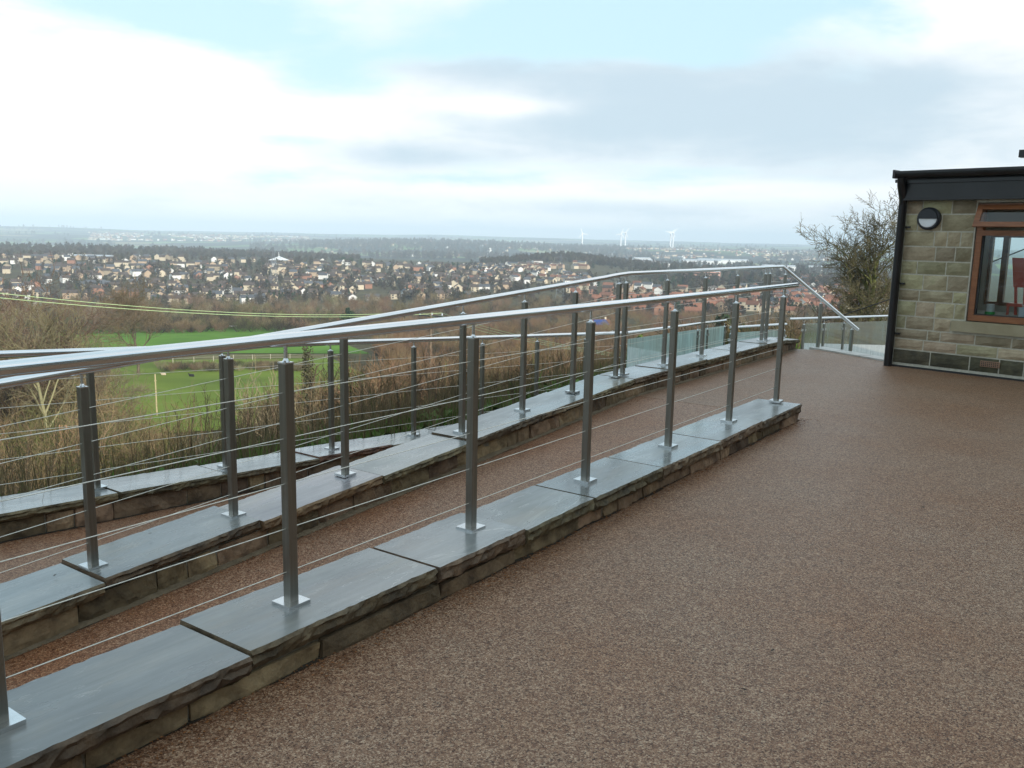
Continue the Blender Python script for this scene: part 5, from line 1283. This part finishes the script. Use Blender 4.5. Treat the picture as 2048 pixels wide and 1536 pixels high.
# ------------------------------------------------------------------ the fields: fences, pole, troughs, animals
fence_m = M('grey_fence_wood', (.32, .29, .23), (.46, .42, .34), 2, rough=.9)
fpm = MB(); fpm.tube([(0, 0, -.2), (0, 0, 1.35)], .085, 6); FP = fpm.data('post', fence_m)
def fence(label, pts):
    P = [tp(*q) for q in pts]; b = empty('wire_fence', P[0]); tag(b, label, 'fence')
    for q in P: add('post', FP, b, q - P[0])
    for z in (.5, 1.1): mb = MB(); mb.tube([q + Vector((0, 0, z)) for q in P], .018, 4); mb.build('wire', fence_m, b)
fence('far post and wire fence at the top of the green field', [(118 + 26.5 * i, 645 + .5 * i) for i in range(18)])
fence('nearer post and wire fence between the two fields', [(346, 727), (388, 725), (427, 723), (467, 721), (505, 720), (541, 719), (580, 718), (616, 718), (655, 719)])
q = tp(314, 832); fpole = empty('field_pole', q); tag(fpole, 'tall thin wooden pole standing in the lower field', 'pole')
d_ = math.hypot(q.x, q.y); hh = zat(314, 748, d_) - q.z
mb = MB(); mb.tube([(0, 0, -.3), (0, 0, hh)], [.13, .1], 8); add('pole', mb.data('pole', M('pale_pole', (.34, .29, .16), (.45, .38, .22), 2, rough=.9)), fpole)
mb = MB(); mb.box(-.11, .11, -.16, .16, hh * .83, hh * .86); add('bracket', mb.data('bracket', MATS['pale_pole']), fpole)
for k, (x, y, lab, rz) in enumerate(((466, 654, 'front low white trough in the green field', .1), (475, 647, 'rear white trough by the far fence', -.2))):
    q = tp(x, y); b = empty('trough', q, rz); tag(b, lab, 'trough')
    mb = MB(); L_, Wd, Hh, t = 1.5, .6, .62, .06
    o_ = [(-L_, -Wd), (L_, -Wd), (L_, Wd), (-L_, Wd)]
    V = [(x_ * .88, y_ * .8, .12) for x_, y_ in o_] + [(x_, y_, Hh) for x_, y_ in o_] + [(x_ * .94, y_ * .86, Hh) for x_, y_ in o_] + [(x_ * .84, y_ * .7, .2) for x_, y_ in o_]
    Fc = [(3, 2, 1, 0)] + [(i, (i + 1) % 4, (i + 1) % 4 + 4, i + 4) for i in range(4)] + [(i + 4, (i + 1) % 4 + 4, (i + 1) % 4 + 8, i + 8) for i in range(4)] + [(i + 8, (i + 1) % 4 + 8, (i + 1) % 4 + 12, i + 12) for i in range(4)] + [(12, 13, 14, 15)]
    mb.push(V, Fc); add('tub', mb.data('tub', white_m), b)
    for sx in (-1, 1): mb = MB(); mb.box(sx * 1.1 - .08, sx * 1.1 + .08, -.5, .5, -.1, .13); add('foot', mb.data('foot', fence_m), b)
def resting_animal(label, px, py, mat, rz, L_=1.25):
    """sheep-like body lying with legs folded: one continuous lofted skin"""
    q = tp(px, py); d = math.hypot(q.x, q.y)
    bm_ = bmesh.new(); s = L_ / 1.25
    me = bpy.data.meshes.new('resting_animal')
    vs = [(.55, 0, .34, .10), (.42, 0, .36, .25), (.1, 0, .36, .30), (-.25, 0, .38, .27), (-.42, 0, .46, .17), (-.56, 0, .60, .11), (-.66, 0, .66, .10), (-.80, 0, .60, .055)]
    legs = [(1, (.5, .2, .12, .09)), (1, (.5, -.2, .12, .09)), (3, (-.35, .17, .12, .08)), (3, (-.35, -.17, .12, .08))]
    V = [bm_.verts.new((x * s, y * s, z * s)) for x, y, z, r_ in vs]; rad = [r_ * s for *_, r_ in vs]
    for a, b_ in zip(V[:-1], V[1:]): bm_.edges.new((a, b_))
    for k, (x, y, z, r_) in legs:
        v = bm_.verts.new((x * s, y * s, z * s)); bm_.edges.new((V[k], v)); rad.append(r_ * s)
        v2 = bm_.verts.new(((x - .28) * s, y * s, .06 * s)); bm_.edges.new((v, v2)); rad.append(.05 * s)
    for y in (-.12, .12):
        v = bm_.verts.new((-.60 * s, y * s, .76 * s)); bm_.edges.new((V[6], v)); rad.append(.03 * s)
    bm_.to_mesh(me); bm_.free(); me.materials.append(mat)
    o = add('resting_animal', me, None, q, rz); sk = o.modifiers.new('skin', 'SKIN')
    for i, r_ in enumerate(rad): me.skin_vertices[0].data[i].radius = (r_, r_)
    me.skin_vertices[0].data[2].use_root = True
    o.modifiers.new('smooth', 'SUBSURF').levels = 1; o.modifiers['smooth'].render_levels = 2
    return tag(o, label, 'animal')
resting_animal('black animal lying down in the lower field', 383, 754, M('black_fleece', (.008, .008, .009), (.016, .015, .015), 8, rough=.95), R(-12))
resting_animal('pale animal lying near the thin pole in the lower field', 327, 751, M('pale_fleece', (.40, .33, .24), (.5, .43, .32), 8, rough=.95), R(15), 1.1)

# ------------------------------------------------------------------ fallen leaves
lf_m = M('dead_leaf', (.02, .014, .010), (.045, .028, .016), 30, rough=.8)
def leaf(label, p, rz, s):
    V = []; Fc = []; out = [(-1, 0), (-.55, .34), (0, .46), (.55, .3), (1.15, 0), (.55, -.3), (0, -.46), (-.55, -.34)]
    V.append((0, 0, .004))
    for x, y in out: V.append((x * s, y * s, .003 + .25 * s * abs(y) + .12 * s * (x + 1) * .5))
    for i in range(8): Fc.append((0, 1 + i, 1 + (i + 1) % 8))
    o = add('fallen_leaf', mesh('fallen_leaf', V, Fc, lf_m), None, p, rz); tag(o, label, 'leaf', 'fallen leaves')
def ground(px, py, z): 
    r_ = ray(px, py); t = (z - CAMZ) / r_.z; return Vector((0, 0, CAMZ)) + r_ * t
for i, (x, y, z, lab) in enumerate(((1681, 816, 0, 'on the far patio near the end of the nearest wall'), (1846, 1017, 0, 'on the patio halfway towards the stone building'), (1488, 1384, 0, 'on the patio at the bottom of the view'), (1545, 1305, 0, 'on the near patio right of the wall'), (1795, 1170, 0, 'on the open patio at the right'), (300, 1070, -.1, 'on the middle coping left of the post'), (110, 1154, -.16, 'on the middle coping at the far left'), (1618, 970, 0, 'beside the nearest wall'))):
    leaf('tiny dark fallen leaf ' + lab, ground(x, y, z) + Vector((0, 0, .006)), i * 1.3, .013 if i < 5 else .012)

# painted contact shade: dark strips where walls meet the gravel
contact_shade_m = M('contact_shade', (.016, .012, .008), (.04, .028, .016), 14, rough=.85)
V = []; Fc = []
def shade_strip(u0, u1, v, zf, amp, n=160):
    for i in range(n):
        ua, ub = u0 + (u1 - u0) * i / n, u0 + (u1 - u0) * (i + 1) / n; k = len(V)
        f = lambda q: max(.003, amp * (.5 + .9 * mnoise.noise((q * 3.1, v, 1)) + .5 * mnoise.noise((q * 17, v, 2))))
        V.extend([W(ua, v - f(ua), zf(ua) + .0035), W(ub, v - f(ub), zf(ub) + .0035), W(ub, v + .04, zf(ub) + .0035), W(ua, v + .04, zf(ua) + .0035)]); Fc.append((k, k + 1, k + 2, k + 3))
shade_strip(-.3, 7.9, 2.362, lambda u: 0.0, .024); shade_strip(1.3, 8.0, 4.075, lambda u: ZR(u), .026); shade_strip(1.35, 12.5, 5.95, lambda u: -0.4087 - (u - 1.3) * .0567, .03)
tag(add('contact_shade_line', mesh('contact_shade_line', V, Fc, contact_shade_m)), kind='stuff')
# rust coloured leaf litter drifted along the feet of the walls
litter_m = M('rust_litter', (.16, .06, .02), (.30, .13, .045), 40, rough=.9)
V = []; Fc = []; rl = random.Random(8)
def flecks(n, ufun, vfun, zfun, size):
    for _ in range(n):
        u = ufun(); v = vfun(); p_ = W(u, v, zfun(u) + .004); a = rl.random() * 6.28; s_ = size * rl.uniform(.4, 1.2); k = len(V)
        e1 = Vector((math.cos(a), math.sin(a), 0)) * s_; e2 = Vector((-math.sin(a), math.cos(a), 0)) * s_ * .3
        V.extend([p_ - e1, p_ + e2 + Vector((0, 0, .3 * s_)), p_ + e1, p_ - e2]); Fc.append((k, k + 3, k + 2, k + 1))
flecks(2600, lambda: rl.uniform(1, 8), lambda: 4.07 - abs(rl.gauss(0, .10)), ZR, .007)
flecks(1300, lambda: rl.uniform(1, 8), lambda: 2.78 + abs(rl.gauss(0, .08)), ZR, .007)
flecks(2600, lambda: rl.uniform(.9, 8), lambda: 2.37 - abs(rl.gauss(0, .07)), lambda u: 0.0, .008)
flecks(1500, lambda: rl.uniform(2, 9), lambda: 5.93 - abs(rl.gauss(0, .14)), lambda u: -0.4087 - (u - 1.3) * .0567, .008)
tag(add('leaf_litter', mesh('leaf_litter', V, Fc, litter_m)), kind='stuff')

# ------------------------------------------------------------------ haze over the valley
HAZE = 1.65e-4
if HAZE:
    mt = bpy.data.materials.new('haze'); mt.use_nodes = True; nt = mt.node_tree; nt.nodes.clear()
    out = nt.nodes.new('ShaderNodeOutputMaterial'); pv = nt.nodes.new('ShaderNodeVolumePrincipled')
    pv.inputs['Color'].default_value = (.70, .86, 1.0, 1); pv.inputs['Density'].default_value = HAZE; pv.inputs['Anisotropy'].default_value = -0.15
    nt.links.new(pv.outputs[0], out.inputs['Volume'])
    mb = MB(); mb.box(-17000, 17000, -17000, 17000, -200, 150)
    hz = add('haze', mb.data('haze', mt)); tag(hz, kind='stuff')
